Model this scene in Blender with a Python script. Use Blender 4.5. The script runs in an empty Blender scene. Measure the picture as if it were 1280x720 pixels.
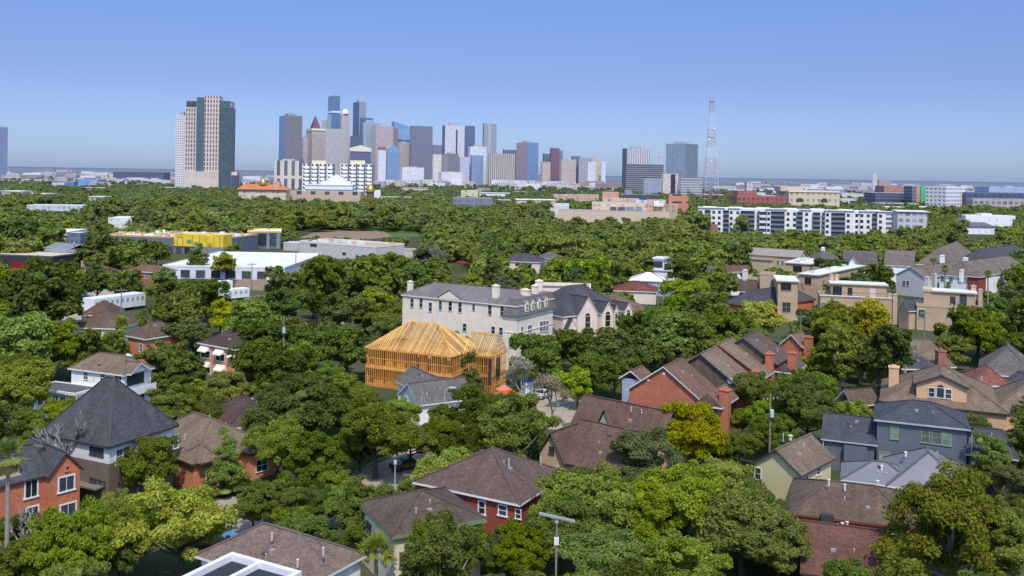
import bpy, math, random
import numpy as np
from mathutils import Vector, Matrix
R = math.radians
random.seed(7); rng = np.random.default_rng(7)
S = bpy.context.scene
COL = S.collection
# ---------------------------------------------------------------- camera
CAMH, F, PX0, PY0, ROLL = 40.0, 1150.0, 640.0, 217.0, R(0.9)
_r = Vector((math.cos(ROLL), 0, math.sin(ROLL))); _u = Vector((-math.sin(ROLL), 0, math.cos(ROLL))); _f = Vector((0, 1, 0))
cam_d = bpy.data.cameras.new('camera'); cam = bpy.data.objects.new('camera', cam_d); COL.objects.link(cam)
cam_d.sensor_width = 36; cam_d.lens = 36 * F / 1280; cam_d.shift_y = -(360 - PY0) / 1280; cam_d.clip_start = 1; cam_d.clip_end = 60000
cam.matrix_world = Matrix(((_r.x, _u.x, -_f.x, 0), (_r.y, _u.y, -_f.y, 0), (_r.z, _u.z, -_f.z, CAMH), (0, 0, 0, 1)))
S.camera = cam
def ray(px, py): return _f + _r * ((px - PX0) / F) - _u * ((py - PY0) / F)
def P(px, py, z=0.0):                      # where the sight line through a point of the photo meets height z
    d = ray(px, py); t = (z - CAMH) / d.z
    return Vector((d.x * t, d.y * t, z))
def Q(px, py, Y):                          # ... or reaches depth Y
    d = ray(px, py); t = Y / d.y
    return Vector((d.x * t, Y, CAMH + d.z * t))
def proj(p):
    d = Vector(p) - Vector((0, 0, CAMH)); y = max(d.y, 1e-3)
    return PX0 + F * d.dot(_r) / y, PY0 - F * d.dot(_u) / y
# ---------------------------------------------------------------- colours
def lin(c): return c / 12.92 if c <= 0.04045 else ((c + 0.055) / 1.055) ** 2.4
def _c(r, g, b, k): return tuple(min(0.9, lin(v / 255) / k) for v in (r, g, b))
def W(r, g, b): m = (r + g + b) / 3; return _c(*(m + (v - m) * .82 for v in (r, g, b)), 0.88)   # albedo of an upright wall that looks like this in daylight
def RF(r, g, b): return _c(r, g * .985, b * .945, 1.12)  # albedo of a roof
# ---------------------------------------------------------------- materials
MATS = {}
class NT:
    def __init__(s, name):
        s.m = bpy.data.materials.new(name); s.m.use_nodes = True; s.t = s.m.node_tree; s.t.nodes.clear()
        s.out = s.t.nodes.new('ShaderNodeOutputMaterial')
    def n(s, typ, ins=None, **props):
        nd = s.t.nodes.new('ShaderNode' + typ)
        for k, v in props.items(): setattr(nd, k, v)
        for k, v in (ins or {}).items(): s.set(nd.inputs[k], v)
        return nd
    def set(s, sock, v):
        if isinstance(v, bpy.types.NodeSocket): s.t.links.new(v, sock)
        elif isinstance(v, (tuple, list)) and len(v) == 3 and sock.type == 'RGBA': sock.default_value = (*v, 1)
        else: sock.default_value = v
    def math(s, op, a, b=0.0, c=None):
        nd = s.n('Math', operation=op); s.set(nd.inputs[0], a); s.set(nd.inputs[1], b)
        if c is not None: s.set(nd.inputs[2], c)
        return nd.outputs[0]
    def noise(s, vec, scale, detail=3, rough=0.6):
        return s.n('TexNoise', {'Vector': vec, 'Scale': scale, 'Detail': detail, 'Roughness': rough}).outputs['Fac']
    def rng(s, v, a, b, lo=0.25, hi=0.75):
        return s.n('MapRange', {'Value': v, 'From Min': lo, 'From Max': hi, 'To Min': a, 'To Max': b}).outputs[0]
    def mul(s, col, f):
        nd = s.n('Mix', data_type='RGBA', blend_type='MULTIPLY'); nd.inputs['Factor'].default_value = 1
        if isinstance(f, (int, float)): f = (f, f, f)
        s.set(nd.inputs[6], col); s.set(nd.inputs[7], f); return nd.outputs[2]
    def mix(s, fac, a, b):
        nd = s.n('Mix', data_type='RGBA'); s.set(nd.inputs['Factor'], fac); s.set(nd.inputs[6], a); s.set(nd.inputs[7], b); return nd.outputs[2]
    def coords(s): return s.n('TexCoord')
    def uv(s):
        x = s.n('SeparateXYZ', {0: s.coords().outputs['UV']}); return x.outputs[0], x.outputs[1]
    def done(s, col, rough=0.8, spec=0.3, metal=0.0, normal=None):
        b = s.n('BsdfPrincipled', {'Base Color': col, 'Roughness': rough, 'Metallic': metal, 'Specular IOR Level': spec})
        if normal is not None: s.set(b.inputs['Normal'], normal)
        s.t.links.new(b.outputs[0], s.out.inputs[0]); return s.m
def cached(fn):
    def g(*a, **k):
        key = (fn.__name__, a, tuple(sorted(k.items())))
        if key not in MATS: MATS[key] = fn(*a, **k)
        return MATS[key]
    return g
@cached
def plain(col, rough=0.8, var=0.12, spec=0.3, metal=0.0, scale=0.6):
    t = NT('paint'); o = t.coords().outputs['Object']
    f = t.math('MULTIPLY', t.rng(t.noise(o, scale), 1 - var, 1 + var), t.rng(t.noise(o, scale * 9), 1 - var * .6, 1 + var * .6))
    return t.done(t.mul(col, f), rough, spec, metal)
@cached
def stucco(col):
    t = NT('stucco'); c = t.coords(); o = c.outputs['Object']; u, v = t.uv()
    st = t.n('CombineXYZ', {0: t.math('MULTIPLY', u, 1.6), 1: t.math('MULTIPLY', v, .12)}).outputs[0]
    f = t.math('MULTIPLY', t.rng(t.noise(o, .35), .88, 1.08), t.rng(t.noise(st, 1.0), .93, 1.05))
    f = t.math('MULTIPLY', f, t.rng(t.noise(o, 5, 4), .95, 1.05))
    return t.done(t.mul(col, f), .9, .2)
@cached
def siding(col, h=0.2):
    t = NT('siding'); o = t.coords().outputs['Object']; u, v = t.uv()
    fr = t.math('FRACT', t.math('DIVIDE', v, h))
    g = t.rng(fr, .62, 1.03, 0.0, 0.22)
    f = t.math('MULTIPLY', g, t.rng(t.noise(o, .5), .9, 1.08))
    return t.done(t.mul(col, f), .7, .3)
@cached
def brick(col, mortar=None):
    t = NT('brick'); c = t.coords(); o = c.outputs['Object']
    mo = mortar or tuple(min(.6, x * 1.25 + .03) for x in col)
    b = t.n('TexBrick', {'Vector': c.outputs['UV'], 'Color1': tuple(x * .8 for x in col), 'Color2': tuple(x * 1.22 for x in col), 'Mortar': mo, 'Scale': 1.0, 'Mortar Size': .012, 'Brick Width': .24, 'Row Height': .08})
    f = t.math('MULTIPLY', t.rng(t.noise(o, .4), .82, 1.12), t.rng(t.noise(o, 3.0), .9, 1.1))
    return t.done(t.mul(b.outputs[0], f), .9, .2)
@cached
def shingle(col, streak=0.17):
    t = NT('shingle'); c = t.coords(); o = c.outputs['Object']; u, v = t.uv()
    b = t.n('TexBrick', {'Vector': c.outputs['UV'], 'Color1': tuple(x * .78 for x in col), 'Color2': tuple(x * 1.25 for x in col), 'Mortar': tuple(x * .6 for x in col), 'Scale': 1.0, 'Mortar Size': .012, 'Brick Width': .34, 'Row Height': .15})
    st = t.n('CombineXYZ', {0: t.math('MULTIPLY', u, .9), 1: t.math('MULTIPLY', v, .1)}).outputs[0]
    f = t.math('MULTIPLY', t.rng(t.noise(o, .22, 5), .76, 1.2), t.rng(t.noise(st, 1.0, 4), 1 - streak * 1.4, 1 + streak))
    f = t.math('MULTIPLY', f, t.rng(t.noise(o, 2.2, 4), .9, 1.1))
    return t.done(t.mul(b.outputs[0], f), .92, .15)
@cached
def seam(col):
    t = NT('standing_seam_metal'); o = t.coords().outputs['Object']; u, v = t.uv()
    fr = t.math('FRACT', t.math('DIVIDE', u, .45))
    f = t.math('MULTIPLY', t.rng(fr, .75, 1.0, 0, .12), t.rng(t.noise(o, .4), .9, 1.1))
    return t.done(t.mul(col, f), .45, .5, .2)
@cached
def flatroof(col):
    t = NT('membrane_roof'); o = t.coords().outputs['Object']
    f = t.math('MULTIPLY', t.rng(t.noise(o, .18, 5), .78, 1.06), t.rng(t.noise(o, 1.6, 4), .93, 1.05))
    return t.done(t.mul(col, f), .85, .2)
@cached
def glass(col=(.035, .045, .05), rough=.12):
    t = NT('window_glass'); i = t.n('ObjectInfo')
    f = t.rng(i.outputs['Random'], .45, 1.9, 0, 1)
    o = t.coords().outputs['Object']
    f = t.math('MULTIPLY', f, t.rng(t.noise(o, 1.2), .6, 1.5))
    return t.done(t.mul(col, f), rough, .6)
@cached
def facade(wall, gl, du, dv, u0=.18, u1=.82, v0=.2, v1=.8, rough=.35, var=.35, vert=0.0):
    t = NT('facade'); u, v = t.uv(); o = t.coords().outputs['Object']
    cu, cv = t.math('DIVIDE', u, du), t.math('DIVIDE', v, dv)
    fu, fv = t.math('FRACT', cu), t.math('FRACT', cv)
    def band(x, a, b): return t.math('MULTIPLY', t.math('GREATER_THAN', x, a), t.math('LESS_THAN', x, b))
    m = t.math('MULTIPLY', band(fu, u0, u1), band(fv, v0, v1))
    cell = t.n('CombineXYZ', {0: t.math('FLOOR', cu), 1: t.math('FLOOR', cv)}).outputs[0]
    wn = t.n('TexWhiteNoise', {'Vector': cell}).outputs['Value']
    g = t.mul(gl, t.rng(wn, 1 - var, 1 + var, 0, 1))
    w = t.mul(wall, t.rng(t.noise(o, .03, 2), .97, 1.03))
    return t.done(t.mix(haze_fac(t, 15000.0), t.mix(m, w, g), (.34, .38, .47)), rough, .4)  # aerial haze painted into the facade colour, growing with distance
@cached
def wood(col):
    t = NT('raw_timber'); i = t.n('ObjectInfo'); o = t.coords().outputs['Object']
    f = t.math('MULTIPLY', t.rng(i.outputs['Random'], .55, 1.3, 0, 1), t.rng(t.noise(o, .8), .8, 1.18))
    return t.done(t.mul(col, f), .85, .2)
def haze_fac(t, D=5000.0):  # share of haze that materials blend into their base colour by distance
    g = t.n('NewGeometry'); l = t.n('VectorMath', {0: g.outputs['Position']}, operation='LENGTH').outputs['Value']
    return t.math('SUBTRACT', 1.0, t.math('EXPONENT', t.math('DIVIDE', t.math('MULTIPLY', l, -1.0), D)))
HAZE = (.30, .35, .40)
@cached
def leaves(dark=False):
    t = NT('foliage'); i = t.n('ObjectInfo'); g = t.n('NewGeometry')
    wn = t.n('TexWhiteNoise', {'W': i.outputs['Random']}, noise_dimensions='1D')
    sep = t.n('SeparateColor', {0: wn.outputs['Color']})
    hsv = t.n('HueSaturation', {'Hue': t.rng(sep.outputs[0], .462, .500, 0, 1), 'Saturation': t.rng(sep.outputs[1], .82, 1.05, 0, 1), 'Value': t.rng(sep.outputs[2], .76, 1.26, 0, 1), 'Color': i.outputs['Color']})
    f = t.rng(g.outputs['Random Per Island'], .68, 1.32, 0, 1)
    f = t.math('MULTIPLY', f, t.rng(t.noise(g.outputs['Position'], .45, 2), .78, 1.2))
    if dark: f = .7  # crown core: shade of the deep leaf gaps put into its colour
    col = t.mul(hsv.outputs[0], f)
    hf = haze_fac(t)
    col = t.mix(hf, col, HAZE)  # haze over distant trees painted into the leaf colour
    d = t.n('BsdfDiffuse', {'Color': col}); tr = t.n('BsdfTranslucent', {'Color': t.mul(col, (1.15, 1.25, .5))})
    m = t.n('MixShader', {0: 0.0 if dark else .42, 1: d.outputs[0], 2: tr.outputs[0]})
    t.t.links.new(m.outputs[0], t.out.inputs[0]); return t.m
# ---------------------------------------------------------------- mesh builder
class MB:
    def __init__(s): s.v, s.f, s.m = [], [], []
    def poly(s, pts, m=0):
        i = len(s.v); s.v += [tuple(p) for p in pts]; s.f.append(tuple(range(i, i + len(pts)))); s.m.append(m); return s
    def box(s, x0, y0, z0, x1, y1, z1, m=0, mt=None, ends=(1, 1)):
        mt = m if mt is None else mt
        a = [(x0, y0), (x1, y0), (x1, y1), (x0, y1)]
        for k in range(4):
            p, q = a[k], a[(k + 1) % 4]
            s.poly([(*p, z0), (*q, z0), (*q, z1), (*p, z1)], m)
        if ends[1]: s.poly([(*p, z1) for p in a], mt)
        if ends[0]: s.poly([(*p, z0) for p in reversed(a)], m)
        return s
    def prism(s, pts, z0, z1, m=0, mt=None):
        n = len(pts)
        for k in range(n):
            p, q = pts[k], pts[(k + 1) % n]
            s.poly([(*p, z0), (*q, z0), (*q, z1), (*p, z1)], m)
        s.poly([(*p, z1) for p in pts], m if mt is None else mt); return s
    def bar(s, a, b, w=.1, h=None, m=0):
        a, b = Vector(a), Vector(b); h = h or w; d = (b - a).normalized()
        up = Vector((0, 0, 1)) if abs(d.z) < .95 else Vector((1, 0, 0))
        x = d.cross(up).normalized() * (w / 2); y = x.cross(d).normalized() * (h / 2)
        c = [-x - y, x - y, x + y, -x + y]
        for k in range(4):
            p, q = c[k], c[(k + 1) % 4]; s.poly([a + p, a + q, b + q, b + p], m)
        s.poly([a + p for p in reversed(c)], m); s.poly([b + p for p in c], m); return s
    def tube(s, pts, rad, n=8, m=0, cap=True):
        rings = []
        for i, p in enumerate(pts):
            p = Vector(p); d = (Vector(pts[min(i + 1, len(pts) - 1)]) - Vector(pts[max(i - 1, 0)])).normalized()
            ref = Vector((1, 0, 0)) if abs(d.x) < .9 else Vector((0, 1, 0))
            x = d.cross(ref).normalized(); y = d.cross(x)
            r = rad[i] if isinstance(rad, (list, tuple)) else rad
            rings.append([p + (x * math.cos(2 * math.pi * k / n) + y * math.sin(2 * math.pi * k / n)) * r for k in range(n)])
        for i in range(len(rings) - 1):
            for k in range(n):
                s.poly([rings[i][k], rings[i][(k + 1) % n], rings[i + 1][(k + 1) % n], rings[i + 1][k]], m)
        if cap: s.poly(rings[-1], m); s.poly(list(reversed(rings[0])), m)
        return s
    def dome(s, c, r, hgt, n=16, k=6, m=0):
        c = Vector(c); pr = None
        for i in range(k + 1):
            a = i / k * math.pi / 2
            ring = [c + Vector((r * math.cos(a) * math.cos(2 * math.pi * j / n), r * math.cos(a) * math.sin(2 * math.pi * j / n), hgt * math.sin(a))) for j in range(n)]
            if pr:
                for j in range(n): s.poly([pr[j], pr[(j + 1) % n], ring[(j + 1) % n], ring[j]], m)
            pr = ring
        return s
    def build(s, name, mats, parent=None, smooth=False):
        me = bpy.data.meshes.new(name); me.from_pydata(s.v, [], s.f)
        mats = mats if isinstance(mats, (list, tuple)) else [mats]
        for m in mats: me.materials.append(m)
        me.polygons.foreach_set('material_index', s.m)
        uv = me.uv_layers.new(name='UVMap').data; co = []
        for poly in me.polygons:
            nn = poly.normal
            if abs(nn.z) > .985: t, b = Vector((1, 0, 0)), Vector((0, 1, 0))
            else:
                t = Vector((-nn.y, nn.x, 0)).normalized(); b = nn.cross(t)
                if b.z < 0: b = -b
            for vi in poly.vertices:
                p = me.vertices[vi].co; co += [p.dot(t), p.dot(b)]
        uv.foreach_set('uv', co)
        if smooth: me.shade_smooth()
        o = bpy.data.objects.new(name, me); COL.objects.link(o)
        if parent is not None: o.parent = parent
        return o
def empty(name, loc=(0, 0, 0), rz=0.0):
    o = bpy.data.objects.new(name, None); COL.objects.link(o); o.location = loc; o.rotation_euler = (0, 0, rz); o.empty_display_size = .5; return o
def tag(o, label=None, cat=None, group=None, kind=None):
    if label: o['label'] = label
    if cat: o['category'] = cat
    if group: o['group'] = group
    if kind: o['kind'] = kind
    return o
def thing(name, label, cat, loc=(0, 0, 0), rz=0.0, group=None): return tag(empty(name, loc, rz), label, cat, group)
def copy_tree(o, parent=None):
    c = o.copy(); COL.objects.link(c)
    if parent is not None: c.parent = parent
    for ch in KIDS.get(o.name, None) or list(o.children): copy_tree(ch, c)
    return c
KIDS = {}
KEEP, FOOT, LM = [], [], []                 # sight areas kept clear of filler trees, building footprints, landmarks for labels
def keep(Y, *rects):
    for r in rects: KEEP.append((*r, Y))
def landmark(ph, px, py, hw, Y): LM.append((ph, px, py, hw, Y))
def foot(cx, cy, r): FOOT.append((cx, cy, r))
# ---------------------------------------------------------------- house kit
WHITE = plain((.72, .72, .70), .6, .06)
DARKTRIM = plain((.05, .048, .045), .6)
class House:
    def __init__(s, name, label, cat, A, B, C, ze, ph=None, group=None, o=.45, hw=None):
        a, b = (x if isinstance(x, Vector) else P(*x, ze) for x in (A, B)); u = (b - a).normalized(); v = Vector((-u.y, u.x, 0))
        s.w = (b - a).length; s.d = C if isinstance(C, (int, float)) else (P(*C, ze) - a).dot(v)
        s.ze, s.o, s.a, s.u, s.v = ze, o, Vector((a.x, a.y, 0)), u, v
        s.root = thing(name, label, cat, s.a, math.atan2(u.y, u.x), group)
        c = s.a + u * s.w / 2 + v * s.d / 2; s.Y = c.y
        foot(c.x, c.y, min(s.w, s.d) / 2 + .5)
        n = int(max(s.w, s.d) / max(3, min(s.w, s.d)))
        for k in range(n):
            t = (k + .5) / n; q = s.a + (u * s.w * t + v * s.d / 2 if s.w > s.d else u * s.w / 2 + v * s.d * t); foot(q.x, q.y, min(s.w, s.d) / 2)
        if ph:
            cp = proj(c + Vector((0, 0, ze))); landmark(ph, cp[0], cp[1], hw or max(s.w, s.d) / 2 * F / c.y, c.y)
    @property
    def rect(s): return (0, 0, s.w, s.d)
    def w2l(s, p): q = Vector((p.x, p.y, 0)) - s.a; return q.dot(s.u), q.dot(s.v)
    def loc(s, px, py, z): return s.w2l(P(px, py, z))
    def zat(s, px, py, x, y):
        q = s.a + s.u * x + s.v * y; return Q(px, py, q.y).z
    def ins(s, r, o=None): o = s.o if o is None else o; return (r[0] + o, r[1] + o, r[2] - o, r[3] - o)
    def walls(s, mat, r=None, z0=0.0, z1=None, axis=None, rise=0, o=None, name='wall'):
        R0 = r or s.rect; z1 = s.ze if z1 is None else z1
        x0, y0, x1, y1 = s.ins(R0, o); mb = MB(); oo = s.o if o is None else o
        if axis:
            half = ((R0[3] - R0[1]) if axis == 'x' else (R0[2] - R0[0])) / 2; sl = rise / half; zt = z1 + sl * oo - .2
            zr = z1 + rise - .2
        else: zt = z1 - .02
        if r: q = s.a + s.u * (x0 + x1) / 2 + s.v * (y0 + y1) / 2; foot(q.x, q.y, min(x1 - x0, y1 - y0) / 2 + .4)
        mb.box(x0, y0, z0, x1, y1, zt, ends=(0, 0))
        if axis == 'x':
            ym = (y0 + y1) / 2
            for x in (x0, x1): mb.poly([(x, y0, zt), (x, y1, zt), (x, ym, zr)] if x == x1 else [(x, y1, zt), (x, y0, zt), (x, ym, zr)])
        if axis == 'y':
            xm = (x0 + x1) / 2
            for y in (y0, y1): mb.poly([(x0, y, zt), (x1, y, zt), (xm, y, zr)] if y == y0 else [(x1, y, zt), (x0, y, zt), (xm, y, zr)])
        return mb.build(name, mat, s.root)
    def hip(s, mat, r=None, z=None, rise=3.0, fas=WHITE, axis=None, inset=None, th=.24, cap=True):
        x0, y0, x1, y1 = r or s.rect; z = s.ze if z is None else z; W_, D_ = x1 - x0, y1 - y0
        axis = axis or ('x' if W_ >= D_ else 'y')
        k = inset if inset is not None else min(W_, D_) / 2
        xm, ym = (x0 + x1) / 2, (y0 + y1) / 2
        if axis == 'x': k = min(k, W_ / 2 - .05); p, q = (x0 + k, ym, z + rise), (x1 - k, ym, z + rise)
        else: k = min(k, D_ / 2 - .05); p, q = (xm, y0 + k, z + rise), (xm, y1 - k, z + rise)
        c = [(x0, y0, z), (x1, y0, z), (x1, y1, z), (x0, y1, z)]; mb = MB()
        if axis == 'x': mb.poly([c[0], c[1], q, p]); mb.poly([c[1], c[2], q]); mb.poly([c[2], c[3], p, q]); mb.poly([c[3], c[0], p])
        else: mb.poly([c[0], c[1], p]); mb.poly([c[1], c[2], q, p]); mb.poly([c[2], c[3], q]); mb.poly([c[3], c[0], p, q])
        if cap:
            e = Vector((0, 0, .03))
            mb.bar(Vector(p) + e, Vector(q) + e, .3, .06, 2)
            prs = [(0, p), (3, p), (1, q), (2, q)] if axis == 'x' else [(0, p), (1, p), (2, q), (3, q)]
            for i, e2 in prs: mb.bar(Vector(c[i]) + e, Vector(e2) + e, .3, .06, 2)
        for i in range(4):
            a, b = c[i], c[(i + 1) % 4]; mb.poly([(a[0], a[1], z - th), (b[0], b[1], z - th), b, a], 1)
        mb.poly([(a[0], a[1], z - th) for a in reversed(c)], 1)
        s.bits(x0, y0, x1, y1, z, rise, axis)
        return mb.build('roof', [mat, fas, dk(mat)], s.root)
    def bits(s, x0, y0, x1, y1, z, rise, axis):
        if s.Y > 190 or rise < 1.6 or min(x1 - x0, y1 - y0) < 6: return
        rr = random.Random(int(s.Y * 7 + x0 * 3))
        for k in range(3):
            t, w = rr.uniform(.35, .8), rr.uniform(.36, .64)
            x, y = (x0 + (x1 - x0) * w, y0 + (y1 - y0) / 2 * t) if axis == 'x' else ((x0 + (x1 - x0) / 2 * t if k % 2 else x1 - (x1 - x0) / 2 * t), y0 + (y1 - y0) * w)
            zz = z + rise * t
            if k == 0: s.vent(x, y, zz, .3, .06)
            else: MB().box(x - .22, y - .22, zz - .3, x + .22, y + .22, zz + .16).build('roof_vent', plain((.10, .09, .085) if k == 1 else (.3, .29, .28)), s.root)
    def gable(s, mat, r=None, z=None, rise=3.0, axis='x', fas=WHITE, th=.2):
        x0, y0, x1, y1 = r or s.rect; z = s.ze if z is None else z; mb = MB()
        def pt(a, b, h): return Vector((a, b, h)) if axis == 'x' else Vector((b, a, h))
        if axis == 'x': a0, a1, b0, b1 = x0, x1, y0, y1
        else: a0, a1, b0, b1 = y0, y1, x0, x1
        bm = (b0 + b1) / 2; dz = Vector((0, 0, -th))
        for be in (b0, b1):
            e0, e1, r0, r1 = pt(a0, be, z), pt(a1, be, z), pt(a0, bm, z + rise), pt(a1, bm, z + rise)
            mb.poly([e0, e1, r1, r0]); mb.poly([e0 + dz, e1 + dz, r1 + dz, r0 + dz], 1)
            mb.poly([e0, e1, e1 + dz, e0 + dz], 1); mb.poly([e0, r0, r0 + dz, e0 + dz], 1); mb.poly([e1, r1, r1 + dz, e1 + dz], 1)
        e = Vector((0, 0, .03)); mb.bar(pt(a0, bm, z + rise) + e, pt(a1, bm, z + rise) + e, .3, .06, 2)
        s.bits(x0, y0, x1, y1, z, rise, axis)
        return mb.build('roof', [mat, fas, dk(mat)], s.root)
    def flat(s, mat, r=None, z=None, par=.5, pm=None, edge=.25, o=0.0, name='roof'):
        x0, y0, x1, y1 = r or s.rect; x0 -= o; y0 -= o; x1 += o; y1 += o
        z = s.ze if z is None else z; mb = MB()
        mb.box(x0 + edge, y0 + edge, z - .1, x1 - edge, y1 - edge, z, 0)
        mb.box(x0, y0, z - .3, x1, y0 + edge, z + par, 1); mb.box(x0, y1 - edge, z - .3, x1, y1, z + par, 1)
        mb.box(x0, y0 + edge, z - .3, x0 + edge, y1 - edge, z + par, 1); mb.box(x1 - edge, y0 + edge, z - .3, x1, y1 - edge, z + par, 1)
        return mb.build(name, [mat, pm or WHITE], s.root)
    # ---- windows
    def _face(s, face, r=None, o=None):
        x0, y0, x1, y1 = s.ins(r or s.rect, o)
        return {'F': (Vector((0, y0, 0)), Vector((1, 0, 0)), Vector((0, -1, 0))), 'B': (Vector((0, y1, 0)), Vector((1, 0, 0)), Vector((0, 1, 0))),
                'L': (Vector((x0, 0, 0)), Vector((0, 1, 0)), Vector((-1, 0, 0))), 'R': (Vector((x1, 0, 0)), Vector((0, 1, 0)), Vector((1, 0, 0)))}[face]
    def win(s, face, u, z, w, h, fr=WHITE, gl=None, r=None, o=None, nx=2, ny=2, sill=True, arch=False, name='window', t=.09):
        org, ax, n = s._face(face, r, o); up = Vector((0, 0, 1))
        gl = gl or glass()
        def L(a, b, k): return org + ax * (u + a) + up * (z + b) + n * k
        def slab(mb, a0, b0, a1, b1, k0, k1, m=0):
            p = [L(a0, b0, k1), L(a1, b0, k1), L(a1, b1, k1), L(a0, b1, k1)]; q = [L(a0, b0, k0), L(a1, b0, k0), L(a1, b1, k0), L(a0, b1, k0)]
            mb.poly(p, m)
            for i in range(4): mb.poly([q[i], q[(i + 1) % 4], p[(i + 1) % 4], p[i]], m)
        mb = MB(); a = w / 2
        slab(mb, -a - t, 0, -a, h, 0, .08); slab(mb, a, 0, a + t, h, 0, .08); slab(mb, -a - t, h, a + t, h + t, 0, .081)
        slab(mb, -a - t * 1.6, -t, a + t * 1.6, 0, 0, .14 if sill else .082)
        for i in range(1, nx): x = -a + w * i / nx; slab(mb, x - .03, 0, x + .03, h, .02, .055)
        for i in range(1, ny): y = h * i / ny; slab(mb, -a, y - .03, a, y + .03, .02, .057)
        f = mb.build(name, fr, s.root)
        pm = MB()
        if arch:
            pts = [L(-a, 0, .025), L(a, 0, .025)] + [L(a * math.cos(k * math.pi / 10), h + a * math.sin(k * math.pi / 10), .025) for k in range(11)]
            pm.poly(pts)
        else: pm.poly([L(-a, 0, .025), L(a, 0, .025), L(a, h, .025), L(-a, h, .025)])
        pm.build('pane', gl, f); return f
    def hit(s, face, px, py, r=None, o=None):
        org, ax, n = s._face(face, r, o)
        M = Matrix.Rotation(math.atan2(s.u.y, s.u.x), 3, 'Z'); O = M @ org + s.a; N = M @ n
        d = ray(px, py); c = Vector((0, 0, CAMH)); t = (O - c).dot(N) / d.dot(N); p = c + d * t
        x, y = s.w2l(p); return (x if face in 'FB' else y), p.z
    def pw(s, face, rects, r=None, o=None, **k):
        for (x0, y0, x1, y1) in rects:
            xm, ym = (x0 + x1) / 2, (y0 + y1) / 2
            ua, _ = s.hit(face, x0, ym, r, o); ub, _ = s.hit(face, x1, ym, r, o); _, za = s.hit(face, xm, y1, r, o); _, zb = s.hit(face, xm, y0, r, o)
            um, _ = s.hit(face, xm, ym, r, o)
            s.win(face, um, za, abs(ub - ua), zb - za, r=r, o=o, **k)
    def chimney(s, px, pyt, w, zt, zb, mat, d=None, cap=None, x=None, y=None):
        if x is None: x, y = s.loc(px, pyt, zt)
        d = d or w; mb = MB(); mb.box(x - w / 2, y - d / 2, zb, x + w / 2, y + d / 2, zt - .3)
        mb.box(x - w / 2 - .1, y - d / 2 - .1, zt - .3, x + w / 2 + .1, y + d / 2 + .1, zt - .12, 1)
        mb.box(x - w / 4, y - d / 4, zt - .12, x + w / 4, y + d / 4, zt + .12, 1)
        return mb.build('chimney', [mat, cap or mat], s.root)
    def vent(s, x, y, z, h=.5, r=.07, m=None):
        h *= .65; r *= .8
        mb = MB(); mb.tube([(x, y, z - .3), (x, y, z + h)], r, 7); mb.tube([(x, y, z + h), (x, y, z + h + .1)], r * 1.6, 7)
        return mb.build('vent_pipe', m or plain((.55, .55, .56), .5), s.root)
    def pvent(s, px, py, z, **k):
        x, y = s.loc(px, py, z); return s.vent(x, y, z, **k)
_DK = {}
def dk(mat):
    if mat.name not in _DK:
        n = next((x for x in mat.node_tree.nodes if x.type == 'TEX_BRICK'), None)
        c = tuple(v * .62 for v in n.inputs['Color2'].default_value[:3]) if n else (.1, .1, .1)
        _DK[mat.name] = plain(c, .9)
    return _DK[mat.name]
# ---------------------------------------------------------------- trees
BARK = plain((.085, .065, .05), .95, .25)
GREYBARK = plain((.27, .25, .22), .95, .2)
def mesh_quads(name, c, nrm, size, asp, mats, core=None):
    n = len(c)
    nrm = nrm / np.linalg.norm(nrm, axis=1, keepdims=True)
    ref = rng.normal(size=(n, 3)); t = np.cross(nrm, ref); t /= np.linalg.norm(t, axis=1, keepdims=True); b = np.cross(nrm, t)
    L = (size)[:, None]; Wd = (size * asp)[:, None]
    bend = nrm * (size * .18)[:, None]
    v = np.stack([c - t * L - bend, c - b * Wd, c + t * L - bend, c + b * Wd], 1).reshape(-1, 3)
    f = np.arange(4 * n).reshape(n, 4); mi = np.zeros(n, int)
    vs, fs = v.tolist(), f.tolist(); ms = mi.tolist()
    if core:
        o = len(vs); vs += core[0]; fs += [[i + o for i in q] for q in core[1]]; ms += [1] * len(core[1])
    me = bpy.data.meshes.new(name); me.from_pydata(vs, [], fs)
    for m in mats: me.materials.append(m)
    me.polygons.foreach_set('material_index', ms); return me
def ellip(c, r, k=.75, n=9, m=6):
    vs, fs = [], []
    for i in range(m + 1):
        th = math.pi * i / m
        for j in range(n):
            ph = 2 * math.pi * j / n; q = k * random.uniform(.85, 1.12)
            vs.append((c[0] + r[0] * q * math.sin(th) * math.cos(ph), c[1] + r[1] * q * math.sin(th) * math.sin(ph), c[2] + r[2] * q * math.cos(th)))
    for i in range(m):
        for j in range(n): fs.append([i * n + j, i * n + (j + 1) % n, (i + 1) * n + (j + 1) % n, (i + 1) * n + j])
    return vs, fs
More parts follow.
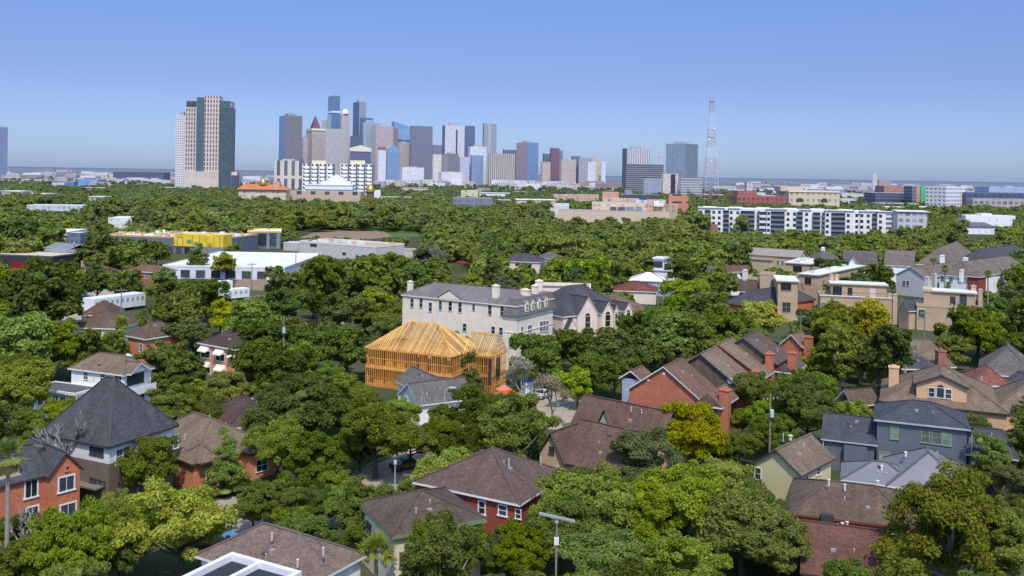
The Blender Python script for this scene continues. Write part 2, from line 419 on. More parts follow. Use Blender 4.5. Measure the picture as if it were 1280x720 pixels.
def lobes_for(kind):
    u = random.uniform; Rr = 5.0; L = []
    if kind == 'broad':
        L.append(((0, 0, 4.3), (3.3, 3.3, 2.6)))
        n = 11
        for i in range(n):
            a = 2 * math.pi * i / n + u(-.4, .4); d = u(2.0, 4.0); r = u(.9, 2.1); L.append(((d * math.cos(a), d * math.sin(a), u(3.0, 4.8)), (r, r, r * .8)))
        for i in range(7):
            a = u(0, 6.3); d = u(.5, 2.4); r = u(.8, 1.7); L.append(((d * math.cos(a), d * math.sin(a), u(5.6, 6.6)), (r, r, r * .75)))
    elif kind == 'round':
        L.append(((0, 0, 5.6), (3.4, 3.4, 3.6)))
        for i in range(14):
            a = u(0, 6.3); z = u(-.6, .85); q = math.sqrt(1 - z * z * .8); d = 3.0 * q * u(.75, 1.3); r = u(.8, 2.0)
            L.append(((d * math.cos(a), d * math.sin(a), 5.6 + 3.4 * z), (r, r, r * .85)))
    elif kind == 'upright':
        L.append(((0, 0, 6.0), (2.4, 2.4, 4.6)))
        for i in range(14):
            z = u(-.8, .9); q = math.sqrt(max(0, 1 - z * z)); a = u(0, 6.3); r = u(1.0, 1.6); d = 2.3 * q
            L.append(((d * math.cos(a), d * math.sin(a), 6 + 4.6 * z), (r, r, r)))
    elif kind == 'conical':
        for i in range(9):
            z = 1.6 + i * 1.15; d = 3.4 * (1 - i / 9.5)
            for k in range(max(1, 6 - i // 2)):
                a = u(0, 6.3); L.append(((d * .6 * math.cos(a), d * .6 * math.sin(a), z + u(-.3, .3)), (d * .5 + .3, d * .5 + .3, .75)))
    elif kind == 'pine':
        for i in range(64):
            a = u(0, 6.3); d = u(.4, 4.7); z = u(2.8, 9.2); d *= 1 - max(0, z - 6.0) / 6.0; r = u(.65, 1.15)
            L.append(((d * math.cos(a), d * math.sin(a), z), (r * 1.15, r * 1.15, r * .75)))
    elif kind == 'ragged':
        for i in range(22):
            a = u(0, 6.3); d = u(0, 3.8); z = u(3.0, 8.6); d *= 1 - max(0, z - 6.5) / 6; r = u(1.0, 1.7)
            L.append(((d * math.cos(a), d * math.sin(a), z), (r, r, r * .9)))
    elif kind == 'bush':
        for i in range(9):
            a = u(0, 6.3); d = u(0, 3.0); r = u(1.6, 2.4); L.append(((d * math.cos(a), d * math.sin(a), u(1.2, 2.8)), (r, r, r * .95)))
    return L
def crown_mesh(kind, nleaf, leaf, sparse=False):
    L = lobes_for(kind); a0 = random.uniform(0, 6.28); k_ = 0 if kind in ('conical', 'bush') else .34
    L = [((c[0] * (1 + k_ * math.cos(math.atan2(c[1], c[0]) - a0)), c[1] * (1 + k_ * math.cos(math.atan2(c[1], c[0]) - a0)), c[2] * random.uniform(.94, 1.08)), tuple(v * random.uniform(.85, 1.12) for v in r)) for c, r in L]
    w = np.array([r[0] * r[2] for _, r in L]); w = w / w.sum()
    ncl = {'broad': 150, 'round': 170, 'upright': 130, 'conical': 120, 'pine': 190, 'ragged': 130, 'bush': 80}[kind]
    cc, cd, cr = [], [], []
    for i in rng.choice(len(L), ncl, p=w):
        c, r = L[i]; d = rng.normal(size=3); d /= np.linalg.norm(d)
        if d[2] < -.35: d[2] = -d[2] * .5
        cc.append(np.array(c) + d * np.array(r) * rng.uniform(.8, 1.0)); cd.append(d); cr.append(rng.uniform(.45, .95))
    cc, cd, cr = np.array(cc), np.array(cd), np.array(cr)
    k = rng.choice(ncl, nleaf, p=cr ** 1.6 / (cr ** 1.6).sum())
    d = rng.normal(size=(nleaf, 3)); d /= np.linalg.norm(d, axis=1, keepdims=True)
    q = d + cd[k] * .35; rad = rng.uniform(.35, 1.0, size=nleaf) ** .6
    pos = cc[k] + q * (cr[k] * rad)[:, None] * np.array([1.1, 1.1, .8])
    nrm = d * .5 + cd[k] * .5 + np.array([0, 0, .6]) + rng.normal(size=(nleaf, 3)) * .6
    size = leaf * rng.uniform(.6, 1.35, size=nleaf)
    core = None
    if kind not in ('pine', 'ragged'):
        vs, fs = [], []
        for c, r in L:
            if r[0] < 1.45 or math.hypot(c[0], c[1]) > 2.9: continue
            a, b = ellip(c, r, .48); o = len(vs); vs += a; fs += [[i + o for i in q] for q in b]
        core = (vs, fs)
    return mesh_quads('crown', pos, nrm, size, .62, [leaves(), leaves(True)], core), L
def trunk_mesh(kind, L):
    mb = MB(); top = {'bush': .8, 'conical': 9, 'upright': 7, 'pine': 8.2}.get(kind, 3.6)
    r0 = {'bush': .12, 'conical': .22}.get(kind, .34)
    bend = random.uniform(-.3, .3)
    mb.tube([(0, 0, -.3), (0, 0, .25), (bend * .4, .1, top * .5), (bend, 0, top)], [r0 * 1.5, r0, r0 * .8, r0 * (.3 if top > 4 else .6)], 8)
    if kind != 'bush':
        for c, r in random.sample(L, min(len(L), 22 if kind in ('pine', 'ragged') else 8)):
            z0 = min(top, max(1.8, c[2] * .55)); st = Vector((bend * z0 / top, 0, z0)); e = Vector(c); m = (st + e) / 2 + Vector((0, 0, -.3))
            mb.tube([st, m, e], [r0 * .45, r0 * .3, r0 * .1], 5)
    me_o = mb.build('trunk', GREYBARK if kind in ('pine', 'ragged') else BARK)
    me = me_o.data; bpy.data.objects.remove(me_o); return me
TREE_MESH = {}
def tree_mesh(kind, lod, var):
    key = (kind, lod, var)
    if key not in TREE_MESH:
        n, lf = {0: (36000, .150), 1: (11000, .27), 2: (2300, .58)}[lod]
        if kind in ('conical', 'upright', 'bush'): n = int(n * .7)
        if kind == 'pine': n = int(n * .8); lf *= .9
        cm, L = crown_mesh(kind, n, lf); TREE_MESH[key] = (cm, trunk_mesh(kind, L))
    return TREE_MESH[key]
GREEN = {'D': (.116, .178, .014), 'M': (.168, .244, .016), 'B': (.206, .300, .014), 'Y': (.340, .375, .010), 'O': (.168, .218, .022), 'G': (.155, .180, .070)}
GNAME = {'D': 'dark green', 'M': 'mid green', 'B': 'bright green', 'Y': 'yellow-green', 'O': 'olive green', 'G': 'grey-green'}
KNAME = {'broad': 'broad tree', 'round': 'round-topped tree', 'upright': 'upright tree', 'conical': 'cone-shaped tree', 'pine': 'open-crowned pine', 'ragged': 'loose feathery tree', 'bush': 'low bush'}
HMID = {'broad': 4.4, 'round': 5.6, 'upright': 6.0, 'conical': 5.6, 'pine': 6.0, 'ragged': 5.6, 'bush': 2.0}    # height of the crown's middle at radius 5
WID = {'broad': 5.0, 'round': 4.7, 'upright': 3.3, 'conical': 3.0, 'pine': 4.7, 'ragged': 4.4, 'bush': 4.6}
TREES = []          # (x, y, radius, kind, colour, px, py, wpx)
ZC = {}
def tree_at(cx, cy, w, kind, col, zc=None):
    z = zc or 5.0
    for _ in range(6):
        p = P(cx, cy, z); Rr = w / 2 * p.y / F; z = zc or HMID[kind] * Rr / WID[kind]
    if zc: ZC[len(TREES)] = zc / (HMID[kind] * Rr / WID[kind])
    p = P(cx, cy, z); TREES.append((p.x, p.y, Rr, kind, col, cx, cy, w))
def place_trees():
    vc = {}
    recs = []
    for ti, (x, y, Rr, kind, col, cx, cy, w) in enumerate(TREES):
        lod = 0 if y < 150 else (1 if y < 260 else 2)
        nv = {0: 4, 1: 3, 2: 3}[lod]
        vc[(kind, lod)] = vc.get((kind, lod), -1) + 1
        cm, tm = tree_mesh(kind, lod, vc[(kind, lod)] % nv)
        e = thing({'pine': 'pine_tree', 'bush': 'bush'}.get(kind, 'tree'), None, 'bush' if kind == 'bush' else 'tree', (x, y, 0), random.uniform(0, 6.28))
        sc = Rr / WID[kind]; e.scale = (sc * random.uniform(.88, 1.12), sc * random.uniform(.88, 1.12), sc * (ZC[ti] if ti in ZC else random.uniform(.9, 1.15)))
        t = bpy.data.objects.new('trunk', tm); COL.objects.link(t); t.parent = e
        c = bpy.data.objects.new('crown', cm); COL.objects.link(c); c.parent = e
        g = GREEN[col]; q = random.uniform(.9, 1.1); c.color = (g[0] * q, g[1] * q, g[2] * q, 1)
        recs.append((e, x, y, kind, col, cx, cy, w))
    # labels: colour, size, kind and the thing it stands beside
    bylab = {}
    for r in recs:
        e, x, y, kind, col, cx, cy, w = r
        best = min(LM, key=lambda l: math.hypot(cx - l[1], 1.6 * (cy - l[2])) - .6 * l[3])
        dx = cx - best[1]
        if abs(dx) < best[3] * .8: rel = 'in front of' if y < best[4] else 'behind'
        else: rel = 'right of' if dx > 0 else 'left of'
        size = 'large' if w > 85 else ('small' if w < 42 else '')
        lab = ' '.join(f'{size} {GNAME[col]} {KNAME[kind]} {rel} {best[0]}'.split())
        bylab.setdefault(lab, []).append(r)
    ORD = ['first', 'second', 'third', 'fourth', 'fifth', 'sixth', 'seventh', 'eighth', 'ninth', 'tenth', 'eleventh', 'twelfth']
    for lab, rs in bylab.items():
        if len(rs) == 1: rs[0][0]['label'] = lab; continue
        rs.sort(key=lambda r: r[5])
        for k, r in enumerate(rs):
            l2 = f'{lab}, {"leftmost" if k == 0 else "rightmost" if k == len(rs) - 1 else ORD[k] + " from left"}'
            if len(l2.replace('-', ' ').split()) > 16: l2 = l2.replace('large ', '').replace('small ', '')
            r[0]['label'] = l2
    return recs
def clear_of(cx, cy, rx, y):
    for (x0, y0, x1, y1, Yk) in KEEP:
        if y < Yk:
            dx = max(x0 - cx, 0, cx - x1); dy = max(y0 - cy, 0, cy - y1)
            if math.hypot(dx, dy) < rx * .86: return False
    return True
def off_foot(x, y, r):
    return all((x - a) ** 2 + (y - b) ** 2 > (c + r) ** 2 for a, b, c in FOOT)
def fill_trees(y0, y1, tries, rmin, rmax, cap):
    rr = random.Random(11); n = 0
    pts = [(t[0], t[1], t[2]) for t in TREES]
    for _ in range(tries):
        if n >= cap: break
        t = rr.random(); y = y0 + (y1 - y0) * t ** .8; px = rr.uniform(-30, 1310)
        x = (px - PX0) / F * y; Rr = rr.uniform(rmin, rmax)
        kind = rr.choices(['broad', 'round', 'ragged', 'upright', 'bush'], [4, 5, 3, 1.2, .8])[0]
        if kind == 'bush': Rr *= .6
        if kind == 'upright': Rr *= .7
        cx, cy = proj((x, y, HMID[kind] * Rr / WID[kind])); rx = Rr * F / y
        if cy - rx > 760: continue
        if not clear_of(cx, cy, rx, y) or not off_foot(x, y, .3 * Rr): continue
        if any((x - a) ** 2 + (y - b) ** 2 < (.74 * (Rr + c)) ** 2 for a, b, c in pts): continue
        col = rr.choices('DMBYOG', [5, 6, 3, .7, 2, .4])[0]
        pts.append((x, y, Rr)); TREES.append((x, y, Rr, kind, col, cx, cy, 2 * rx)); n += 1
    return n
# ---- palms and bare trees
def fan_palm(name, label, px, py, w, hgt, skirt=True, ph=None):
    p = P(px, py, hgt); Rr = w / 2 * p.y / F; e = thing(name, label, 'palm tree', (p.x, p.y, 0))
    mb = MB(); mb.tube([(0, 0, -.2), (.05, 0, hgt * .5), (0, 0, hgt)], [.25, .2, .17], 9); mb.build('trunk', GREYBARK, e)
    def fronds(n, lo, hi, droop, rad):
        m = MB()
        for k in range(n):
            a = random.uniform(0, 6.28); el = random.uniform(lo, hi); L = rad * random.uniform(.75, 1.1)
            d = Vector((math.cos(a) * math.cos(el), math.sin(a) * math.cos(el), math.sin(el))); s = Vector((-math.sin(a), math.cos(a), 0)); base = Vector((0, 0, hgt)); mid = base + d * L * .45; up = s.cross(d)
            m.bar(base, mid, .04, .03)
            for j in range(11):
                b = (j - 5) / 5 * 1.25; dd = (d * math.cos(b) + s * math.sin(b)).normalized(); tip = mid + dd * L * (.62 - .12 * abs(b)) + Vector((0, 0, -droop * L * (.1 + .12 * abs(b)))); sd = dd.cross(up).normalized() * .07 * L * .5
                kk = mid + (tip - mid) * .55
                m.poly([mid, kk - sd, tip, kk + sd])
        return m
    c = fronds(46, -.35, 1.35, 1.0, Rr).build('crown', leaves(), e); c.color = (.26, .34, .05, 1)
    if skirt:
        c = fronds(30, -1.4, -.5, 1.0, Rr * .8).build('dead_frond_skirt', plain((.55, .36, .13), .9, .3), e)
    if ph: landmark(ph, px, py, w / 2, p.y)
    foot(p.x, p.y, 1.5); return e
def bare_tree(label, px, py, w, hgt, blossom=None):
    p = P(px, py, 0); e = thing('bare_tree', label, 'tree', (p.x, p.y, 0)); mb = MB(); rr = random.Random(int(px) + 3); tips = []
    def grow(a, d, L, r, lvl):
        b = a + d * L; mid = a + d * L * .5 + Vector((rr.uniform(-.1, .1), rr.uniform(-.1, .1), 0)) * L
        mb.tube([a, mid, b], [r, r * .8, r * .6], 5 if lvl else 8, cap=False)
        if lvl >= 4: tips.append(b); return
        for k in range(3 if lvl < 3 else 4):
            nd = (d + Vector((rr.uniform(-1, 1), rr.uniform(-1, 1), rr.uniform(-.15, .75))) * .75).normalized()
            grow(b if k else mid.lerp(b, .6), nd, L * rr.uniform(.6, .85), r * .62, lvl + 1)
    grow(Vector((0, 0, -.2)), Vector((0, 0, 1)), hgt * .3, hgt * .028, 0)
    mb.build('trunk', GREYBARK, e)
    if blossom:
        c = np.repeat(np.array([tuple(t) for t in tips]), 16, 0); c = c + rng.normal(size=c.shape) * .3
        me = mesh_quads('crown', c, rng.normal(size=c.shape) + np.array([0, 0, .6]), rng.uniform(.09, .2, len(c)), .7, [leaves()])
        o = bpy.data.objects.new('crown', me); COL.objects.link(o); o.parent = e; o.color = (*blossom, 1)
    return e
# ---------------------------------------------------------------- near houses
CHAR = shingle(RF(82, 84, 90)); BROWN = shingle(RF(108, 92, 82)); TAN = shingle(RF(128, 112, 98)); DKBROWN = shingle(RF(90, 74, 68)); GREY = shingle(RF(112, 108, 108)); SLATE = shingle(RF(84, 84, 94)); MAUVE = shingle(RF(112, 88, 78))
REDB = brick(W(186, 100, 62)); ORB = brick(W(205, 115, 75)); DKRED = brick(W(140, 58, 44)); PINKB = brick(W(186, 96, 70))
CREAM = stucco(W(214, 200, 178)); BEIGE = stucco(W(206, 190, 166)); TANW = stucco(W(176, 146, 112)); WHT = stucco(W(228, 226, 222)); PEACH = stucco(W(212, 164, 120))
GLTEAL = glass((.09, .13, .12)); GLGREEN = glass((.16, .22, .15), .35); GLBL = glass(); LTRIM = plain(W(200, 205, 205), .6, .06)
# house with the huge charcoal hip roof
h = House('house', 'tall white and brown house under a huge charcoal hip roof', 'house', (136, 559), (224, 531), (40, 543), 8.0, 'the huge charcoal hip roof')
h.walls(siding(W(205, 203, 200))); h.walls(siding(W(112, 98, 84)), (0, 0, h.w, 7.2), z1=5.9, o=.42, name='lower_wall'); h.hip(CHAR, rise=h.zat(123, 471, h.w / 2, h.d / 2) - 8, fas=DARKTRIM)
h.pw('F', [(145, 560, 162, 578), (187, 551, 199, 567), (211, 545, 222, 561)], gl=GLTEAL, fr=WHITE)
h.pw('L', [(113, 560, 129, 569)], fr=DARKTRIM); h.pw('L', [(113, 598, 119, 604), (120, 600, 125, 606), (126, 602, 131, 608)], r=(0, 0, h.w, 7.2), o=.42, fr=DARKTRIM, nx=1, ny=1)
h.pw('L', [(52, 553, 62, 572), (76, 556, 88, 580)], fr=WHITE)
MB().box(-.75, 1.2, 3.05, .4, 5.6, 3.25).build('door_canopy', siding(W(120, 108, 92)), h.root)
for q in [(117, 475, 12.8), (104, 500, 11.2), (96, 497, 11.3)]: h.pvent(*q)
keep(h.Y, (48, 480, 215, 540), (112, 545, 146, 622), (45, 540, 66, 560))
# white house behind it
h = House('house', 'white two-storey house with brown hip roof and dark bay windows', 'house', (155, 469), (194, 459), (84, 460), 7.2, 'the white house with dark bay windows')
h.walls(WHT); h.hip(TAN, rise=h.zat(142, 442, h.w / 2, h.d / 2) - 7.2)
h.pw('F', [(159, 468, 179, 480)], fr=DARKTRIM, nx=4, ny=1); h.pw('F', [(164, 488, 180, 499)], fr=WHITE, nx=3, ny=1); h.pw('L', [(144, 470, 152, 480), (105, 466, 110, 474), (126, 468, 131, 476)], fr=WHITE)
g = (h.w * .08, -.9, h.w * .72, 2.5); h.gable(TAN, g, 7.3, 1.5, 'y'); MB().poly([(g[0] + .3, -.5, 7.3), (g[2] - .3, -.5, 7.3), ((g[0] + g[2]) / 2, -.5, 8.55)]).build('gable', WHT, h.root)
MB().box(.5, -.8, 3.7, h.w - .5, .3, 4.0).box(.5, -.8, 4.0, h.w - .5, -.7, 4.9).build('balcony', WHT, h.root)
a = (-4.5, h.d * .45, .4, h.d + 3); h.walls(WHT, a, z1=4.6, name='sunroom_wall'); h.flat(flatroof(RF(96, 96, 102)), a, 4.6, .12)
for k in range(5): h.win('L', a[1] + .9 + k * (a[3] - a[1] - 1.4) / 5 + .3, 2.0, .95, 1.8, r=a, gl=GLBL)
h.chimney(160, 443, .8, 9.3, 7, WHT); keep(h.Y, (84, 443, 192, 470), (152, 468, 190, 500), (70, 474, 104, 492))
# red brick house, bottom left
h = House('house', 'orange-red brick house with tall white windows and a front gable', 'house', (60, 597), (105, 586), 9.0, 6.4, 'the orange-red brick house', o=.3)
h.walls(REDB, axis='y', rise=2.3); h.gable(CHAR, rise=2.3, axis='y', fas=DARKTRIM)
h.pw('F', [(74, 596, 92, 613), (76, 630, 94, 648)], nx=2, ny=1, t=.16); h.pw('F', [(82, 583, 86, 588)], fr=ORB, nx=1, ny=1)
m1 = (-7.5, .9, .6, 9.0); h.walls(REDB, m1, axis='x', rise=2.6); h.gable(CHAR, m1, rise=2.6, axis='x', fas=DARKTRIM); h.pw('F', [(32, 600, 46, 621), (33, 634, 47, 652)], r=m1, nx=2, ny=1, t=.16)
m2 = (-14, 2.4, -7, 9.0); h.walls(REDB, m2, axis='x', rise=2.6); h.gable(CHAR, m2, z=6.2, rise=2.3, axis='x', fas=DARKTRIM); h.pw('F', [(10, 610, 24, 632)], r=m2, nx=2, ny=1, t=.16)
dk_ = MB(); BG = plain(W(190, 165, 130), .8)
for (x0, y0, x1, y1) in [(-6.5, 1.7, -2.2, 1.8), (-6.5, 4.2, -2.2, 4.3), (-6.5, 1.7, -6.4, 4.3), (-2.3, 1.7, -2.2, 4.3)]:
    dk_.box(x0, y0, 7.0, x1, y1, 7.15); dk_.box(x0, y0, 8.3, x1, y1, 8.42)
    for k in range(9):
        t = k / 8; dk_.box(x0 + (x1 - x0 - .1) * t, y0 + (y1 - y0 - .1) * t, 7.1, x0 + (x1 - x0 - .1) * t + .1, y0 + (y1 - y0 - .1) * t + .1, 8.35)
dk_.build('roof_deck_railing', BG, h.root); MB().box(-6.6, 1.6, 6.2, -2.1, 4.4, 6.98).build('roof_deck', BG, h.root)
keep(h.Y, (20, 572, 105, 640))
# low tan-roofed brick house
h = House('house', 'low orange brick house with a wide folded tan roof', 'house', (240, 581), (342, 556), (206, 540), 3.6, 'the low house with a folded tan roof')
h.walls(ORB); h.hip(TAN, rise=h.zat(283, 519, h.w / 2, h.d / 2) - 3.6, fas=DARKTRIM)
g = (h.w * .62, -1.3, h.w + .3, 5); h.walls(ORB, g); h.hip(TAN, g, 3.6, 1.9, DARKTRIM, 'y', inset=2.6); h.win('F', h.w * .8, .9, 1.6, 1.5, r=g)
g = (h.w * .05, -.6, h.w * .32, 4); h.hip(TAN, g, 3.7, 1.6, DARKTRIM, 'y', inset=2); h.win('F', h.w * .25, .9, 1.4, 1.5); h.win('F', h.w * .5, .2, 1.1, 2.1, nx=1, ny=1)
for q in [(262, 523, 6.5), (231, 547, 5.4)]: h.pvent(*q)
keep(h.Y, (218, 520, 330, 575), (310, 560, 338, 590))
h = House('house', 'plain house with a dark hip roof behind the folded tan roof', 'house', (282, 536), (352, 529), 13.0, 3.6, 'the dark hip roof behind the tan one'); h.walls(CREAM); h.hip(DKBROWN, rise=2.5); keep(h.Y, (295, 508, 335, 528))
# brick house with awnings
h = House('house', 'brick house with white window awnings in two rows', 'house', (246, 428), (294, 437), 10.0, 6.2, 'the brick house with white awnings')
h.walls(brick(W(205, 130, 98))); h.hip(shingle(RF(84, 72, 68)), rise=h.zat(269, 410, h.w / 2, h.d / 2) - 6.2)
for rects in ([(249, 433, 265, 449), (268, 437, 283, 453), (287, 440, 293, 456)], [(250, 453, 265, 468), (269, 457, 284, 471)]):
    for q in rects:
        mq = (q[0] + q[2]) / 2; hq = (q[2] - q[0]) * .36; h.pw('F', [(mq - hq, q[1], mq + hq, q[3] - 2)], nx=2, ny=1); u0, z0 = h.hit('F', (q[0] + q[2]) / 2, q[1]); wd = (q[2] - q[0]) * h.Y / F * 1.05; aw = MB()
        y = h.o; p = [(u0 - wd / 2, y, z0 + .15), (u0 + wd / 2, y, z0 + .15), (u0 + wd / 2, y - 1.0, z0 - .75), (u0 - wd / 2, y - 1.0, z0 - .75)]
        aw.poly(p); aw.poly([p[0], p[3], (u0 - wd / 2, y, z0 - .75)]); aw.poly([p[1], p[2], (u0 + wd / 2, y, z0 - .75)]); aw.poly([p[3], p[2], (p[2][0], y - 1.0, z0 - .95), (p[3][0], y - 1.0, z0 - .95)]); aw.build('awning', plain(W(225, 215, 195), .8), h.root)
keep(h.Y, (245, 412, 292, 462))
# brown roofs and orange wall, upper left
h = House('house', 'long low house with a grey-brown roof beside the orange brick gable', 'house', (84, 409), (150, 411), 12.0, 3.6, 'the long low grey-brown roof'); h.walls(CREAM); h.hip(BROWN, rise=3.2); keep(h.Y, (90, 392, 160, 411))
h = House('house', 'small house with a rusty brown hip roof by the white trailer', 'house', (99, 394), (140, 394), 10.0, 3.6, 'the rusty brown hip roof'); h.walls(CREAM); h.hip(MAUVE, rise=2.8); keep(h.Y, (102, 381, 137, 394))
h = House('house', 'two-storey house with a bare orange brick side wall among trees', 'house', (156, 419), (182, 424), 9.0, 6.4, 'the bare orange brick wall'); h.walls(ORB); h.hip(BROWN, rise=2.6); keep(h.Y, (157, 419, 181, 438))
h.win('F', h.w * .7, 3.6, 1.0, 1.5)
# timber house frame -------------------------------------------------
OSB = wood((.56, .24, .06)); STUD = wood((.66, .33, .085)); RAFT = wood((.76, .52, .20)); DECK = wood((.58, .29, .08))
h = House('timber_house_frame', 'unfinished house frame of bare orange timber studs and rafters', 'house frame', (456, 434.5), (566, 446.5), 11.6, 7.2, 'the bare timber house frame', o=.2)
root = h.root; frame_parts = {'rafter': [], 'stud': []}
def beam(kind, a, b, w=.06, hh=.2): frame_parts[kind].append((Vector(a), Vector(b), w, hh))
def frame_roof(x0, y0, x1, y1, z, rise, axis, inset, step=.42):
    xm, ym = (x0 + x1) / 2, (y0 + y1) / 2
    for yside, y in ((0, y0), (1, y1)):              # slopes rising from the two long eaves
        n = int((x1 - x0) / step)
        for k in range(n + 1):
            x = x0 + (x1 - x0) * k / n; t = 1.0
            if inset > 0: t = min(1, (x - x0) / inset, (x1 - x) / inset)
            if t > .04: beam('rafter', (x, y, z), (x, y + (ym - y) * t, z + rise * t))
    if inset > 0:
        for x, sg in ((x0, 1), (x1, -1)):
            n = int((y1 - y0) / step)
            for k in range(n + 1):
                y = y0 + (y1 - y0) * k / n; t = min(1, (y - y0) / (ym - y0), (y1 - y) / (y1 - ym))
                if t > .04: beam('rafter', (x, y, z), (x + sg * inset * t, y, z + rise * t))
        pp = [(x0 + inset, ym, z + rise), (x1 - inset, ym, z + rise)]
        mb = MB()
        for cpt, e in (((x0, y0, z), pp[0]), ((x0, y1, z), pp[0]), ((x1, y0, z), pp[1]), ((x1, y1, z), pp[1])): mb.bar(cpt, e, .09, .26)
        mb.bar(pp[0], pp[1], .09, .3); mb.build('hip_and_ridge_beam', STUD, root)
    else: MB().bar((x0, ym, z + rise), (x1, ym, z + rise), .09, .3).build('ridge_beam', STUD, root)
    MB().box(x0 + .3, y0 + .3, z - .3, x1 - .3, y1 - .3, z - .26).build('ceiling_deck', DECK, root)
def frame_walls(x0, y0, x1, y1, z0, z1, step=.42):
    for (a, b) in (((x0, y0), (x1, y0)), ((x0, y1), (x0, y0)), ((x1, y0), (x1, y1)), ((x1, y1), (x0, y1))):
        L = math.hypot(b[0] - a[0], b[1] - a[1]); n = max(1, int(L / step))
        for k in range(n): t = k / n; x, y = a[0] + (b[0] - a[0]) * t, a[1] + (b[1] - a[1]) * t; beam('stud', (x, y, z0), (x, y, z1), .07, .1)
        mb = MB()
        for z in (z0 + .05, z1 - .05, z0 + (z1 - z0) * .48): mb.bar((*a, z), (*b, z), .1, .1)
        mb.build('wall_plate', STUD, root)
    rr = random.Random(int(x0 * 10 + z0))
    for k in range(int((x1 - x0) / 2.4)):              # sheathing and inner partitions seen between the studs
        xx = x0 + 1 + k * 2.4
        MB().box(xx, y0 + 1.2, z0, xx + rr.uniform(1.0, 2.2), y0 + 1.26, z1 - .1).build('partition', OSB, root)
    for k in range(int((y1 - y0) / 2.6)):
        yy = y0 + 1 + k * 2.6; MB().box(x0 + 1.3, yy, z0, x0 + 1.36, yy + rr.uniform(1.0, 2.2), z1 - .1).build('partition', OSB, root)
    MB().box(x0 - .1, y0 - .1, z0 - .32, x1 + .1, y1 + .1, z0 - .02).build('floor_deck', DECK, root)
rl = h.zat(527, 403.5, h.w / 2, h.d / 2) - 7.2; print('frame', h.w, h.d, rl)
frame_roof(0, 0, h.w, h.d, 7.2, rl, 'x', h.d * .53)
frame_walls(.2, .2, h.w - .2, h.d - .2, .4, 3.5); frame_walls(.2, .2, h.w - .2, h.d - .2, 3.8, 7.2)
# right block in the same frame's own axes
b = House('timber_house_frame', None, None, (579, 443), (616, 447), (637, 440), 7.2, o=.2)
M = Matrix.Translation(b.a) @ Matrix.Rotation(math.atan2(b.u.y, b.u.x), 4, 'Z'); Mi = h.root.matrix_basis.inverted() if False else (Matrix.Translation(h.a) @ Matrix.Rotation(math.atan2(h.u.y, h.u.x), 4, 'Z')).inverted()
T2 = Mi @ M; first = {k: len(v) for k, v in frame_parts.items()}; root = b.root
rb = b.zat(605, 417, b.w / 2, b.d / 2) - 7.2
frame_roof(0, 0, b.w, b.d, 7.2, rb, 'x', 0); frame_walls(.2, .2, b.w - .2, b.d - .2, .4, 3.5); frame_walls(.2, .2, b.w - .2, b.d - .2, 3.8, 7.2)
for k in range(9):
    t = (k + .5) / 9; beam('stud', (b.w - .15, b.d * t, 7.2), (b.w - .15, b.d * t, 7.2 + rb * (1 - abs(2 * t - 1))), .07, .1)
DW = plain((.04, .045, .05), .4)
for px, y0, y1 in ((613, 449, 478), (619.3, 447, 471), (622, 446, 470)):
    u_, zb_ = b.hit('R' if px > 616 else 'F', px, y1); _, zt_ = b.hit('R' if px > 616 else 'F', px, y0)
    (MB().box(b.w + .0, u_ - .25, zb_, b.w + .15, u_ + .25, zt_) if px > 616 else MB().box(u_ - .25, -.15, zb_, u_ + .25, 0, zt_)).build('window_frame', DW, b.root)
moved = list(b.root.children)
for o_ in moved: o_.data.transform(T2); o_.parent = h.root
bpy.data.objects.remove(b.root)
for kind, L in frame_parts.items():
    L2 = [(a_, b_, w_, hh_) if i < first[kind] else (T2 @ a_, T2 @ b_, w_, hh_) for i, (a_, b_, w_, hh_) in enumerate(L)]
    vis = sorted(range(len(L2)), key=lambda i: -(L2[i][1] - L2[i][0]).length + ((Matrix.Translation(h.a) @ Matrix.Rotation(math.atan2(h.u.y, h.u.x), 4, 'Z')) @ L2[i][0]).y * .35)
    big = set(vis[:98]); rest = MB()
    for i, (a_, b_, w_, hh_) in enumerate(L2):
        if i in big: MB().bar(a_, b_, w_, hh_).build(kind, RAFT if kind == 'rafter' else STUD, h.root)
        else: rest.bar(a_, b_, w_, hh_)
    o_ = rest.build('remaining_' + kind, RAFT if kind == 'rafter' else STUD, h.root); tag(o_, kind='stuff')
keep(h.Y, (456, 404, 636, 462))
# beige mansion --------------------------------------------------------
h = House('mansion', 'long cream four-storey mansion with a grey mansard end and chimneys', 'mansion', (501, 368), (647, 383), (688, 372), 13.2, 'the long cream mansion', o=.3)
MANS = shingle(RF(128, 122, 126), .1); MW = stucco(W(224, 208, 182))
h.walls(MW); w, d = h.w, h.d; rs = h.zat(560, 356, w * .4, d / 2) - 13.2
h.hip(MANS, rise=min(rs, 3.2), inset=3.5, fas=MW)
